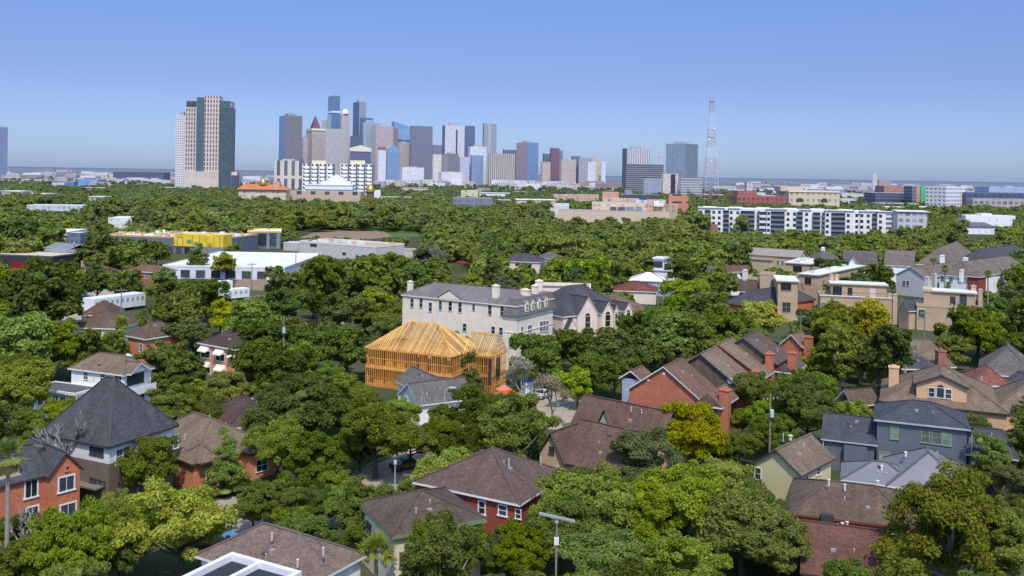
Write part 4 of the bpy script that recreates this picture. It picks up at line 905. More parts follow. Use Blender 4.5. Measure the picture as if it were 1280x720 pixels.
# long tan house with grey roof
h = House('house', 'long tan villa with pale grey roof and a taller left wing', 'villa', (928, 317), (1000, 322), 9.0, 8.5, 'the long tan villa')
h.walls(TB, axis='x', rise=2.6); h.gable(seam(RF(168, 158, 150)), rise=2.6, axis='x', fas=TB); lw = (-7, -2, .5, 10); h.walls(TB, lw, z1=11.5); h.flat(flatroof(RF(180, 170, 160)), lw, 11.5, .5, TB); mw = (h.w * .2, -3, h.w * .55, .8); h.walls(TB, mw, z1=7.0); h.flat(flatroof(RF(170, 160, 150)), mw, 7.0, .5, TB)
for k in range(5): h.win('F', h.w * (.62 + .08 * k), 5, 1.1, 1.6)
keep(h.Y, (907, 302, 1005, 332))
def simple(label, ph, A, B, C, ze, rise, roof, wall, axis=None, hip=True, chim=(), wins=0, keeps=(), name='house', cat='house', fas=WHITE, group=None):
    h = House(name, label, cat, A, B, C, ze, ph, group)
    if hip: h.walls(wall); h.hip(roof, rise=rise, fas=fas, axis=axis)
    else: h.walls(wall, axis=axis or 'x', rise=rise); h.gable(roof, rise=rise, axis=axis or 'x', fas=fas)
    for (px, py, wd, zt) in chim: h.chimney(px, py, wd, zt, ze - 1, WHT)
    for k in range(wins): h.win('F', h.w * (k + .5) / wins, ze - 2.2, 1.1, 1.5)
    keep(h.Y, *keeps); return h
TN2 = shingle(RF(122, 112, 106)); TN3 = shingle(RF(106, 98, 96))
h = simple('house with grey roof, white chimney and one white gable end', 'the white-chimney gable house', (1004, 334), (1046, 336), (1062, 322), 8, 3.4, GREY, WHT, chim=[(1029, 309, 1.4, 12.5)], keeps=[(1012, 312, 1052, 330)])
g = (h.w * .62, -.6, h.w * 1.06, 7); h.walls(WHT, g, axis='y', rise=4.2, z1=8); h.gable(TN3, g, 8, 4.2, 'y')
h = simple('house with twin dark gables, one showing a white end', 'the twin dark gables', (1054, 331), (1098, 333), (1106, 322), 8, 4.0, TN3, WHT, hip=False, axis='x', keeps=[(1056, 313, 1100, 330)])
g = (h.w * .1, -1.0, h.w * .45, 5); h.walls(WHT, g, axis='y', rise=3.2, z1=8); h.gable(TN3, g, 8, 3.2, 'y')
h = simple('house with a long tan-grey gable roof between dark gables and big hip', 'the long tan-grey gable', (1104, 331), (1143, 333), (1150, 321), 8, 4.0, TN2, WHT, hip=False, axis='x', keeps=[(1106, 315, 1140, 330)])
h = simple('house with a big warm grey hip roof and white chimney', 'the big warm grey hip roof', (1144, 330), (1192, 333), (1204, 318), 8, 6.0, TN2, WHT, chim=[(1178, 319, 1.5, 12)], keeps=[(1146, 308, 1192, 330)], wins=3)
h = simple('house with a dark charcoal hip roof beyond the big warm grey one', 'the far charcoal hip roof', (1196, 325), (1236, 328), (1246, 316), 7.5, 4.6, SLATE, WHT, keeps=[(1200, 311, 1234, 326)])
h = simple('white house with grey-brown hip roof and two small chimneys', 'the white two-chimney house', (1172, 343), (1216, 347), (1230, 331), 8, 4.6, TN2, WHT, chim=[(1207, 322, 1.3, 12.5), (1202, 337, 1.0, 11)], keeps=[(1176, 326, 1222, 356)], wins=4)
h.walls(DKRED, (h.w - 2, -.5, h.w + 2.5, 6), z1=8.4, name='brick_bay'); h.hip(TN2, (h.w - 2, -.5, h.w + 2.5, 6), 8.4, 1.5)
SG = siding(W(178, 172, 176))
h = House('house', 'pale grey clapboard house with a steep front gable and twin windows', 'house', (1118, 343), (1158, 347), (1186, 334), 7.0, 'the pale grey clapboard gable'); rise = h.zat(1132, 333, h.w / 2, 0) - 7
h.walls(SG, axis='y', rise=max(3, rise)); h.gable(TN2, rise=max(3, rise), axis='y'); h.pw('F', [(1128, 351, 1132, 357), (1133, 351, 1136.5, 357)], nx=1)
for q in ((1168, 342, 1.2, 11), (1159, 346, 1.2, 10.5)): h.chimney(*q, 6, plain(W(200, 190, 180)))
keep(h.Y, (1120, 334, 1182, 360))
h = simple('dark slate sloping roof between the tan townhouse blocks', 'the dark slate roof between tan blocks', (1121, 386), (1136, 389), (1150, 370), 5.0, 3.0, SLATE, TF, hip=False, axis='y', keeps=[(1124, 366, 1146, 386)])
# red-roof and white modern group in the middle
h = simple('white modern house with square upper box and dark windows', 'the white modern box house', (815, 337), (849, 339), 9.0, 7.0, .1, flatroof(RF(120, 120, 125)), WHT, keeps=[(815, 320, 846, 340)])
u = (0, 0, h.w * .45, 6); h.walls(WHT, u, z0=7, z1=11.0); h.flat(WR, u, 11.0, .3); h.pw('F', [(817, 327, 828, 334)], r=u, fr=DKF, nx=3, ny=1); u2 = (h.w * .45, 1, h.w * .9, 7); h.walls(WHT, u2, z0=7, z1=9.6); h.hip(SLATE, u2, 9.6, 1.5); h.pw('F', [(831, 330, 836, 337)], r=u2, fr=DKF)
h = simple('bright white low hip roof with blue-grey wall', 'the bright white roof', (785, 350), (833, 352), 11.0, 5.0, 2.4, flatroof((.78, .78, .78)), siding(W(150, 165, 190)), keeps=[(788, 340, 832, 357)])
h = simple('long low rust-red roof beside the bright white roof', 'the rust-red roof', (766, 363), (822, 365), 12.0, 4.0, 2.6, shingle(RF(122, 76, 70)), CREAM, keeps=[(770, 352, 820, 364)])
h = simple('small pale blue house with a brown gable roof', 'the small pale blue house', (826, 366), (848, 370), (862, 360), 5.5, 2.4, MAUVE, siding(W(170, 185, 205)), hip=False, axis='y', keeps=[(826, 358, 856, 374)])
h = simple('narrow white wall end of a brown-roofed house', 'the narrow white wall', (881, 339), (893, 341), (908, 334), 8.0, 2.0, MAUVE, WHT, hip=False, axis='y', keeps=[(882, 336, 892, 354)])
h = simple('low dark slate roof in the woods', 'the low dark slate roof', (628, 326), (676, 328), 12.0, 4.5, 3.0, SLATE, CREAM, keeps=[(634, 316, 674, 326)])
h = simple('pale slate gable beside the low dark slate roof', 'the pale slate gable', (668, 322), (694, 324), 9.0, 5.0, 2.6, GREY, CREAM, keeps=[(672, 313, 690, 322)])
# ---------------------------------------------------------------- commercial strip, middle left
STEEL = plain(W(96, 104, 120), .5); YEL = plain((.74, .54, .05), .8, .22, scale=.25)
h = House('building_site', 'commercial building under construction with yellow sheathing and white roof', 'building', (128, 294), (279, 299), 34.0, 7.5, 'the yellow-sheathed building site', o=.1)
h.walls(STEEL); h.walls(YEL, (h.w * .60, -.3, h.w + .3, 8), z0=3.6, z1=9.3, name='yellow_sheathing'); h.flat(WR, (0, 0, h.w, 34), 7.5, .5, plain(W(190, 150, 110))); h.walls(plain(W(120, 122, 128)), (h.w * .78, -.6, h.w + .6, 8), z0=0, z1=3.6, name='block_base')
for k, px in enumerate((216, 222, 229, 241, 250, 259, 268, 275)):
    u_, _ = h.hit('F', px, 303); MB().box(u_ - .12, -.36, 3.7, u_ + .12, -.3, 9.2 - .4 * (k % 3)).build('sheathing_joint', plain((.35, .26, .06)), h.root)
for px, z_, cc in ((237, 5.2, (.10, .30, .18)), (246, 4.2, (.25, .22, .2)), (263, 4.0, (.45, .30, .05)), (225, 7.8, (.55, .42, .12))):
    u_, _ = h.hit('F', px, 303); MB().box(u_ - 1.1, -.37, z_, u_ + 1.1, -.31, z_ + 1.5).build('sheathing_patch', plain(cc), h.root)
rr = random.Random(5)
for k in range(70):
    x, y = rr.uniform(2, h.w - 3), rr.uniform(2, 31); s_ = rr.uniform(.8, 2.2); MB().box(x, y, 7.5, x + s_, y + s_ * .8, 7.5 + rr.uniform(.5, 1.4)).build('roof_pallet', plain(rr.choice([(.7, .7, .7), (.6, .45, .12), (.5, .3, .15), (.75, .75, .74)])), h.root)
for k in range(4): h.win('F', h.w * (.5 + .07 * k), .5, 2.6, 2.6, fr=DKF, r=(0, -.02, h.w, 8), o=0)
keep(h.Y, (128, 280, 350, 300), (212, 292, 278, 313))
h2 = House('building', 'grey metal-panel building with tall dark glazing beside the yellow sheathing', 'building', (309, 290), (352, 290), 22.0, 8.5, 'the grey panel building', o=.1)
h2.walls(STEEL); h2.flat(WR, par=.5, pm=YEL); h2.pw('F', [(322, 292, 333, 307), (337, 291, 345, 307)], fr=plain(W(80, 88, 100)), nx=2, ny=3)
for px in (312, 320, 335, 348):
    u_, _ = h2.hit('F', px, 300); MB().poly([(u_ - .9, -.9, 0), (u_ + .9, -.9, 0), (u_ + .5, -.1, 8.4), (u_ - .5, -.1, 8.4)]).build('fin_panel', plain(W(112, 122, 140), .5), h2.root)
keep(h2.Y, (309, 284, 353, 309))
h = House('building', 'long low commercial building under a wide white membrane roof', 'building', (203, 332), (356, 335), 58.0, 4.5, 'the long white membrane roof', o=.1)
h.walls(plain(W(190, 195, 205))); h.flat(flatroof((.76, .74, .72)), par=.3); keep(h.Y, (206, 312, 366, 338))
for k in range(8): h.win('F', h.w * (k + .5) / 8, .4, 3.2, 2.6, fr=DKF, nx=3, ny=1)
h = House('building', 'pale concrete block building with cluttered tan roof', 'building', (374, 302), (470, 309), 20.0, 6.5, 'the pale block building', o=.1)
h.walls(plain(W(186, 180, 172), .9)); h.flat(flatroof(RF(196, 170, 150)), par=.6, pm=plain(W(210, 205, 195)))
h.pw('F', [(388, 305, 396, 308)], fr=DKF, nx=3, ny=1); h.win('F', h.w * .6, 2, 2, 1, fr=DKF); h.win('F', h.w * .85, 0, 2.4, 2.6, fr=DKF, nx=1, ny=1)
for k in range(12):
    x, y = rr.uniform(2, h.w - 4), rr.uniform(3, 18); MB().box(x, y, 6.5, x + rr.uniform(1, 3), y + 1.6, 6.5 + rr.uniform(.6, 1.6)).build('roof_unit', plain(rr.choice([(.75, .75, .74), (.55, .4, .3), (.6, .6, .6)])), h.root)
keep(h.Y, (376, 290, 484, 312))
h = House('building', 'dark building with a flat cream roof and red recessed front', 'building', (-12, 318), (66, 321), 16.0, 6.5, 'the red-fronted dark building', o=.1)
h.walls(plain(W(52, 54, 60))); h.flat(flatroof(RF(215, 200, 180)), par=.25, pm=plain(W(90, 88, 88))); MB().box(h.w * .33, -.12, .2, h.w * .6, 0, 4.2).build('red_recess', plain((.22, .02, .03)), h.root); keep(h.Y, (0, 318, 66, 332))
h = House('building', 'pale metal building with a grey sloped roof and white awning', 'building', (55, 309), (84, 312), 11.0, 7.5, 'the grey sloped metal roof', o=.1)
h.walls(plain(W(170, 180, 190))); h.gable(seam(RF(140, 148, 150)), rise=1.8, axis='x'); MB().poly([(-.5, .1, 5.0), (h.w + 2.5, .1, 5.0), (h.w + 2.5, -4, 3.0), (-.5, -4, 3.0)]).build('awning', WHITE, h.root); keep(h.Y, (56, 305, 84, 329))
h = simple('brick house with a brown hip roof above the white trailer', 'the brown hip roof above the trailer', (155, 338), (199, 341), 9.0, 4.4, 2.0, shingle(RF(122, 98, 88)), brick(W(150, 92, 72)), keeps=[(158, 330, 196, 346)], wins=4)
h = simple('low brown roof half hidden by the yellow-green bush', 'the half hidden low brown roof', (98, 338), (124, 341), 9.0, 3.6, 2.0, MAUVE, CREAM, keeps=[(104, 330, 120, 338)])
def box_trailer(label, A, B, dep, hgt, colr, ph):
    h = House('trailer', label, 'trailer', A, B, dep, hgt, ph, o=.02); mb = MB(); mb.box(0, 0, .9, h.w, dep, hgt); mb.build('body', plain(colr, .5, .05), h.root)
    n = int(h.w / 1.6)
    for k in range(n): MB().box(h.w * k / n + .3, -.05, hgt * .6, h.w * k / n + .95, 0, hgt * .82).build('window', plain((.30, .33, .36), .4), h.root)
    for x in (h.w * .2, h.w * .8):
        for y in (.15, dep - .15): MB().tube([(x, y - .14, .5), (x, y + .14, .5)], .5, 12).build('wheel', plain((.03, .03, .03)), h.root)
    return h
h = box_trailer('long white trailer with a row of small windows', (118, 374), (182, 366), 5.0, 4.4, (.72, .74, .76), 'the long white trailer'); keep(h.Y, (120, 362, 176, 386))
h = box_trailer('white box truck body by the red pickup', (276, 352), (291, 351), 3.2, 3.8, (.78, .78, .78), None); keep(h.Y, (274, 348, 312, 368))
h = box_trailer('white camper with rounded roof by the power pole', (279, 363), (312, 360), 3.4, 3.6, (.78, .78, .78), 'the white camper')
# ---------------------------------------------------------------- vehicles
def car(label, px, py, rz, colr, kind='car', L=4.6, first={}):
    p = P(px, py, 0); col = plain(colr, .3, .04, .6); e = thing('pickup_truck' if kind == 'pickup' else 'parked_car', label, kind if kind == 'pickup' else 'car', (p.x, p.y, 0), rz); foot(p.x, p.y, 2.2)
    prof = [(-2.3, .35), (-2.3, .85), (-2.1, 1.0), (-1.5, 1.05), (-.9, 1.5), (.5, 1.52), (1.15, 1.02), (2.1, .9), (2.3, .7), (2.3, .35)] if kind == 'car' else [(-2.7, .45), (-2.7, 1.1), (-.5, 1.1), (-.45, 1.75), (.7, 1.78), (1.2, 1.15), (2.5, 1.05), (2.7, .8), (2.7, .45)]
    mb = MB(); wd = .88
    for i in range(len(prof)):
        a, b_ = prof[i], prof[(i + 1) % len(prof)]; ta, tb = (.16 if a[1] > 1.2 else 0), (.16 if b_[1] > 1.2 else 0)
        mb.poly([(a[0], -wd + ta, a[1]), (b_[0], -wd + tb, b_[1]), (b_[0], wd - tb, b_[1]), (a[0], wd - ta, a[1])])
    for sg in (-1, 1): mb.poly([(x, sg * (wd - (.16 if z > 1.2 else 0)), z) for x, z in (prof if sg < 0 else prof[::-1])])
    mb.build('body', col, e)
    top = [q for q in prof if q[1] > 1.2]; lo_ = [prof[prof.index(top[0]) - 1], prof[prof.index(top[-1]) + 1]]
    g = MB()
    for sg in (-1, 1):
        g.poly([(lo_[0][0] + .25, sg * (wd + .005), lo_[0][1] + .05), (lo_[1][0] - .2, sg * (wd + .005), lo_[1][1] + .05), (top[-1][0] - .05, sg * (wd - .13), top[-1][1] - .08), (top[0][0] + .08, sg * (wd - .13), top[0][1] - .08)])
    for a, b_, q in ((lo_[0], top[0], -.012), (lo_[1], top[-1], .012)): g.poly([(a[0] + (b_[0] - a[0]) * .12 + q, -wd + .12, a[1] + (b_[1] - a[1]) * .12 + .01), (a[0] + (b_[0] - a[0]) * .12 + q, wd - .12, a[1] + (b_[1] - a[1]) * .12 + .01), (a[0] + (b_[0] - a[0]) * .9 + q, wd - .24, a[1] + (b_[1] - a[1]) * .9 + .01), (a[0] + (b_[0] - a[0]) * .9 + q, -wd + .24, a[1] + (b_[1] - a[1]) * .9 + .01)])
    g.build('windows_glass' if False else 'glazing', glass((.03, .035, .04)), e)
    for x in (-1.4, 1.4):
        for sg in (-1, 1): MB().tube([(x, sg * .7, .34), (x, sg * .92, .34)], .34, 14).build('wheel', plain((.025, .025, .025), .8), e)
    return e
for q in [('red pickup parked behind the white camper', 311, 341, .3, (.45, .02, .03), 'pickup'), ('dark blue car parked at the road bend beside the long trailer', 106, 374, .2, (.02, .05, .12)), ('black car parked beneath the yellow-green round tree', 276, 344, .1, (.02, .02, .022)), ('dark grey car second in the lot', 284, 341, .1, (.06, .06, .07)), ('dark teal car at the lot end near the white wall', 326, 333, .4, (.03, .06, .08)), ('silver car between the red pickup and the white wall', 303, 334, .2, (.4, .4, .42)), ('white car by the pale wall of the strip building', 332, 336, .5, (.7, .7, .7)),
          ('white car beyond the blossoming tree by the timber frame', 672, 487, 1.2, (.7, .7, .7)), ('silver car parked on the street below the trees', 679, 497, 1.0, (.5, .5, .52)), ('black car parked beside the yellow-green tree', 251, 684, .6, (.02, .02, .025)), ('bright blue and white car under the tree near the bottom roof', 266, 676, .5, (.12, .3, .6)), ('dark blue car at the green-edged house', 412, 622, .3, (.02, .06, .14)), ('red car in the wooded lot with white roof', 578, 330, .2, (.6, .05, .04)), ('blue car next to the red car in the wooded lot', 570, 325, .2, (.06, .12, .3)), ('dark car on the street in tree shade', 509, 586, .6, (.03, .03, .035))]: car(*q)
keep(P(311, 341).y, (268, 330, 334, 346)); keep(P(672, 487).y, (650, 478, 690, 498)); keep(P(578, 330).y, (564, 318, 584, 332)); keep(P(106, 374).y, (98, 368, 116, 378))
# orange canopies, portable cabin beside the timber frame
def canopy(label, px, py, z, r, colr):
    p = P(px, py, z); e = thing('market_parasol', label, 'parasol', (p.x, p.y, 0)); mb = MB(); n = 8
    for k in range(n):
        a, b_ = 2 * math.pi * k / n, 2 * math.pi * (k + 1) / n; mb.poly([(0, 0, z + .5), (r * math.cos(a), r * math.sin(a), z - .3), (r * math.cos(b_), r * math.sin(b_), z - .3)])
    mb.build('canopy', plain(colr, .7), e); MB().tube([(0, 0, 0), (0, 0, z + .4)], .05, 8).build('pole', WHITE, e); MB().tube([(0, 0, 0), (0, 0, .25)], .4, 12).build('base', DARKTRIM, e); foot(p.x, p.y, 2)
canopy('orange-red fabric canopy beside the timber house frame', 638, 489, 2.6, 1.5, (.62, .09, .02)); canopy('pinkish orange canopy next to the brighter orange one', 630, 484, 2.6, 1.5, (.62, .2, .13)); keep(P(638, 489).y - 5, (624, 480, 648, 498))
p = P(660, 492, 0); e = thing('portable_toilet', 'white portable toilet with a blue top beside the building site', 'portable toilet', (p.x, p.y, 0), .3); MB().box(-.7, -.7, .1, .7, .7, 2.2).build('cabin', plain((.72, .72, .75)), e); MB().box(-.76, -.76, 2.2, .76, .76, 2.6).build('top', plain((.08, .16, .5)), e); MB().box(-.4, -.74, .2, .4, -.7, 2.0).build('door', plain((.5, .55, .7)), e)
# ---------------------------------------------------------------- poles and lamps
POLE = plain((.22, .19, .16), .9); GALV = plain((.45, .45, .46), .5)
def util_pole(label, px, py, hgt, trans=True, arms=1, rz=.3):
    p = P(px, py, hgt); e = thing('utility_pole', label, 'utility pole', (p.x, p.y, 0), rz); MB().tube([(0, 0, -.2), (0, 0, hgt)], [.17, .11], 9).build('pole', POLE, e)
    for k in range(arms): MB().box(-1.3, -.12, hgt - .7 - k, 1.3, -.02, hgt - .55 - k).build('crossarm', POLE, e)
    for x in (-1.1, -.5, .5, 1.1): MB().tube([(x, -.07, hgt - .55), (x, -.07, hgt - .3)], .06, 6).build('insulator', plain((.5, .5, .5)), e)
    if trans: MB().tube([(0, -.42, hgt - 2.9), (0, -.42, hgt - 1.9)], .28, 12).build('transformer', plain((.5, .53, .56), .5), e)
    keep(p.y, (px - 2, py, px + 2, py + 28)); foot(p.x, p.y, 1)
util_pole('wooden utility pole with a grey transformer among the dark trees', 355, 396, 13, True, 0); util_pole('slim utility pole standing above the trees by the pale block building', 370, 312, 12, False)
util_pole('utility pole with pale transformer right of the brick terrace', 963, 494, 10, True, 0); util_pole('utility pole with crossarm before the stepped tan townhouse', 1156, 388, 12, False, 2); util_pole('utility pole beside the red pickup', 315, 328, 12, False, 1); util_pole('utility pole in front of the yellow sheathing', 242, 275, 13, False, 1); util_pole('pole beside the grey sloped metal roof', 93, 296, 13, True); util_pole('pole by the white trailer', 152, 360, 11, False); util_pole('pole beside the narrow tan tower house', 1001, 392, 11, False, 1); util_pole('short pole near the pale blue house', 823, 352, 10, False, 1)
p = P(696, 648, 9.5); e = thing('street_lamp', 'street lamp with a long flat grey head above the front trees', 'street lamp', (p.x, p.y, 0)); MB().tube([(0, 0, 0), (0, 0, 9.2)], [.12, .08], 9).build('pole', plain((.26, .22, .18), .8), e)
q = MB(); q.bar((-1.6, .1, 9.9), (1.6, -.1, 9.3), .5, .12); q.build('flat_head', plain((.26, .255, .25), .7), e); MB().tube([(0, 0, 9.1), (0, 0, 9.6)], .16, 8).build('bracket', GALV, e); MB().box(-.2, -.2, 7.2, .2, .2, 7.8).build('control_box', WHITE, e); keep(p.y - 12, (680, 640, 716, 682)); foot(p.x, p.y, 1.5); landmark('the flat-headed street lamp', 696, 655, 16, p.y)
p = P(556, 484, 8); e = thing('street_lamp', 'pale street lamp with a curved arm before the white-gabled house', 'street lamp', (p.x, p.y, 0)); MB().tube([(0, 0, 0), (0, 0, 7)], [.1, .07], 8).build('pole', GALV, e); MB().tube([(0, 0, 7), (.2, 0, 7.7), (.9, 0, 8.0)], .05, 7).build('arm', GALV, e); MB().box(.7, -.18, 7.9, 1.6, .18, 8.05).build('lamp_head', plain((.6, .6, .58)), e); keep(p.y, (550, 483, 560, 500)); foot(p.x, p.y, 1)
p = P(494, 580, 6); e = thing('street_lamp', 'thin grey post beside the tan street', 'street lamp', (p.x, p.y, 0)); MB().tube([(0, 0, 0), (0, 0, 6)], [.08, .06], 8).build('pole', GALV, e); MB().tube([(0, 0, 6), (0, 0, 6.4)], .2, 10).build('lamp_head', plain((.5, .5, .5)), e)

rr = random.Random(77)
for k in range(14):
    px, py = (rr.uniform(262, 345), rr.uniform(331, 350)) if k < 10 else (rr.uniform(350, 372), rr.uniform(296, 306))
    if any(abs(px - a) < 8 and abs(py - b_) < 4 for a, b_ in ((311, 341), (276, 344), (284, 341), (326, 333), (303, 334), (332, 336))): continue
    e = car('small car parked in the lot between the white membrane roof and the camper', px, py, rr.uniform(-.3, .5), rr.choice([(.6, .6, .62), (.05, .05, .06), (.25, .26, .28), (.03, .05, .12), (.4, .38, .35), (.7, .7, .7)])); e['group'] = 'cars in the lot by the white membrane roof'
for lb, a, b_, y_, dd, zz, cc in [('small white flat roof left of the yellow site in the trees', 104, 122, 296, 9, 4, (.72, .71, .7)), ('pale roof strip between yellow site and pale block building', 354, 374, 303, 8, 4, (.6, .6, .6)), ('low tan roof under the trees right of the pale block', 488, 516, 312, 10, 4, (.42, .36, .3)), ('low grey roof among trees left of the mansion', 404, 436, 392, 10, 4, (.3, .28, .27)), ('grey roof corner by the white camper', 304, 322, 374, 8, 3.6, (.22, .2, .2))]:
    h = House('building', lb, 'building', (a, y_), (b_, y_ + 1), dd, zz, None, o=.1); h.walls(plain(W(180, 172, 165))); h.flat(flatroof(cc), par=.15, pm=plain(cc)); keep(h.Y, (a, y_ - 5, b_, y_ + 4))
# ---------------------------------------------------------------- towers and big buildings far away
def TW(r, g, b): return W(r, g, b)
def tower(name, label, px0, pxc, px1, pyt, Y, mR, mL=None, roof=(.4, .4, .42), th=28, z0=0.0, cat='tower', group=None, parent=None, top=True, depth=30):
    th = R(th); c = Q(pxc, pyt, Y); z1 = c.z; s1 = (px1 - PX0) / F; s0 = (px0 - PX0) / F
    cr = math.cos(th); sr = math.sin(th)
    Lr = (s1 * Y - c.x) / (cr - s1 * sr); Ll = (c.x - s0 * Y) / (sr + s0 * cr) if pxc - px0 > .3 and sr + s0 * cr > .05 else depth
    mb = MB(); mb.box(0, 0, z0, Lr, Ll, z1, 0, 2); mb.m[1] = 0; mb.m[3] = 1; mb.m[2] = 1
    e = parent or thing(name, label, cat, (c.x, c.y, 0), th, group)
    if parent is None: foot(c.x + (cr * Lr - sr * Ll) / 2, c.y + (sr * Lr + cr * Ll) / 2, max(Lr, Ll) * .55)
    o = mb.build('wall', [mR, mL or mR, plain(roof)], e)
    if parent is not None:
        lm = Matrix.Rotation(th, 4, 'Z'); lm.translation = (c.x, c.y, 0); o.data.transform((Matrix.Translation(parent.location) @ Matrix.Rotation(parent.rotation_euler.z, 4, 'Z')).inverted() @ lm)
    if top and parent is None and Lr > 14 and Ll > 14:
        MB().box(Lr * .25, Ll * .3, z1, Lr * .7, Ll * .75, z1 + min(9, (z1 - z0) * .05)).build('roof_plant', plain(roof), e)
    e['L'] = 0; del e['L']
    return e, Lr, Ll, z1
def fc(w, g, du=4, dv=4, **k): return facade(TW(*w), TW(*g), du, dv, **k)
DT = 3300
# downtown, left to right, nearest last
def T(label, px0, pxc, px1, pyt, dY, w, g, wl=None, gl=None, name='skyscraper', **k):
    fk = {a: k.pop(a) for a in list(k) if a in ('du', 'dv', 'u0', 'u1', 'v0', 'v1', 'var')}
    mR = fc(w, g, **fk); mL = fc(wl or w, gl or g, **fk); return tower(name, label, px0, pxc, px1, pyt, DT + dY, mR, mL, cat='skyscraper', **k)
T('dark brown slab tower with a blue glass left side', 348, 357, 377, 144, 0, (122, 106, 112), (92, 84, 96), (110, 140, 180), (70, 95, 150), du=6, roof=(.3, .28, .3))
e, Lr, Ll, z = T('tan stone tower topped by a dark red pyramid spire', 382, 390, 406, 163, 150, (186, 166, 152), (168, 150, 142), (196, 176, 160), (180, 160, 150), top=False)
c = MB(); c.box(-2, -2, z, Lr + 2, Ll + 2, z + 8, 1); b0 = [(Lr * .12, Ll * .12, z + 8), (Lr * .72, Ll * .12, z + 8), (Lr * .72, Ll * .72, z + 8), (Lr * .12, Ll * .72, z + 8)]
for k in range(4): c.poly([b0[k], b0[(k + 1) % 4], (Lr * .42, Ll * .42, z + 60)])
c.build('spire', [plain(TW(112, 70, 92)), plain(TW(222, 205, 180))], e)
T('pinkish step block left of the red spire tower', 377, 379, 384, 172, 140, (196, 174, 160), (180, 160, 150))
e, Lr, Ll, z = T('tallest tower, deep blue glass with a pale band', 408.7, 416, 423.6, 119.5, 300, (70, 112, 150), (58, 98, 140), (90, 140, 180), (75, 120, 165), du=5, top=False)
MB().box(-1, -1, z - 66, Lr + 1, Ll + 1, z - 60).build('pale_band', plain(TW(225, 225, 225)), e); MB().tube([(Lr * .6, Ll * .5, z), (Lr * .6, Ll * .5, z + 22)], 1.0, 6).build('antenna', plain(TW(150, 150, 170)), e)
T('lighter blue lower shaft behind the tallest tower', 408.2, 410, 426, 143, 305, (120, 160, 195), (100, 145, 185))
e, Lr, Ll, z = T('tan grey tower crowned with a white dome', 424, 427, 436.5, 142, 150, (186, 172, 164), (172, 160, 156), top=False); c = MB(); c.dome((Lr * .5, Ll * .4, z), 13, 18); c.build('dome', plain(TW(235, 215, 205), .4), e)
T('broad pale tan slab tower beneath the white dome', 406, 407, 436, 160.5, 60, (180, 170, 166), (166, 158, 158), roof=(.5, .48, .46))
T('plain tan shoulder block left of the pale slab tower', 402, 404, 409, 150, 320, (186, 172, 164), (172, 160, 156))
T('two-tone slate tower, dark blue left and grey right', 440, 449, 456.5, 127, 250, (150, 146, 160), (122, 122, 144), (82, 100, 140), (62, 82, 128), du=5)
T('dark navy stepped shoulder right of the slate tower', 449, 450, 465, 147, 200, (76, 92, 124), (52, 68, 104))
T('pale blue-grey tower with a lit top rim', 451, 454, 470, 152.5, 120, (150, 170, 188), (120, 142, 168), (110, 135, 165), (85, 110, 150), du=5)
T('navy block with white roof dots at its foot', 437, 438, 452, 170, 90, (70, 78, 112), (54, 62, 98))
T('wide pinkish tan slab tower with flat top', 464, 470, 491, 157, 80, (182, 164, 158), (168, 150, 148), (204, 184, 172), (196, 174, 164))
T('thin red-brown tower edge by the sloping glass top', 491, 492, 496.5, 160, 110, (142, 108, 116), (120, 92, 104))
# slanted glass top
e, Lr, Ll, z = T('blue glass tower with a sloping wedge top', 492.5, 493, 513, 163, 140, (130, 168, 205), (96, 140, 190), top=False, du=5)
c = MB(); zt = z + 34; c.poly([(0, 0, z), (Lr, 0, z), (Lr, 0, z + 14), (0, 0, zt)]); c.poly([(0, 30, z), (Lr, 30, z), (Lr, 30, z + 14), (0, 30, zt)]); c.poly([(0, 0, zt), (Lr, 0, z + 14), (Lr, 30, z + 14), (0, 30, zt)]); c.poly([(0, 0, z), (0, 30, z), (0, 30, zt), (0, 0, zt)]); c.build('wedge_top', fc((120, 158, 200), (88, 132, 186), du=5), e)
MB().box(-1, -1, z - 42, Lr + 1, Ll, z - 34).build('dark_band', plain(TW(70, 82, 120)), e)
T('tan block at the foot of the sloping glass tower', 496, 499, 512, 179, 60, (190, 168, 148), (150, 136, 132))
T('broad dark grey tower with a greenish roof line', 512, 514, 540, 157, 30, (112, 112, 128), (92, 94, 114), roof=(.3, .36, .34))
T('mid grey block right of the broad dark grey tower', 540, 541, 553, 181, 200, (128, 134, 150), (100, 108, 130))
e, Lr, Ll, z = T('white tower with a dark vertical slot', 552, 556.5, 580, 156.5, 60, (206, 204, 208), (190, 190, 198), (92, 104, 132), (72, 86, 118)); MB().box(Lr * .56, -1.2, z * .3, Lr * .63, 0, z - 14).build('slot', plain(TW(70, 72, 84)), e)
T('dark navy tower right of the white slot tower', 579, 580, 593, 157, 140, (78, 96, 132), (62, 80, 120))
e, Lr, Ll, z = T('pale grey tower with a lighter slotted centre', 602.5, 605, 620, 154, 250, (150, 156, 166), (128, 136, 150), (120, 128, 146), (100, 110, 132)); MB().box(Lr * .3, -1.5, 20, Lr * .55, 0, z).build('centre_bay', fc((178, 180, 182), (150, 156, 164)), e)
T('white block with a glass lower front', 585, 588, 608, 183, -60, (214, 214, 220), (196, 198, 208)); T('small blue glass block below the white block', 588, 590, 604, 194, -90, (128, 152, 184), (98, 126, 166))
T('wide tan building with dark vertical stripes', 610, 612, 643, 191.5, -120, (206, 188, 160), (104, 92, 94), du=8, u0=.35, u1=.85, v0=0, v1=1, roof=(.25, .26, .32))
e, Lr, Ll, z = T('blue glass building with a rounded top', 482.5, 484, 499.5, 190, -40, (112, 148, 184), (86, 122, 164), (140, 170, 200), (110, 146, 186), top=False, du=5)
c = MB(); n = 10
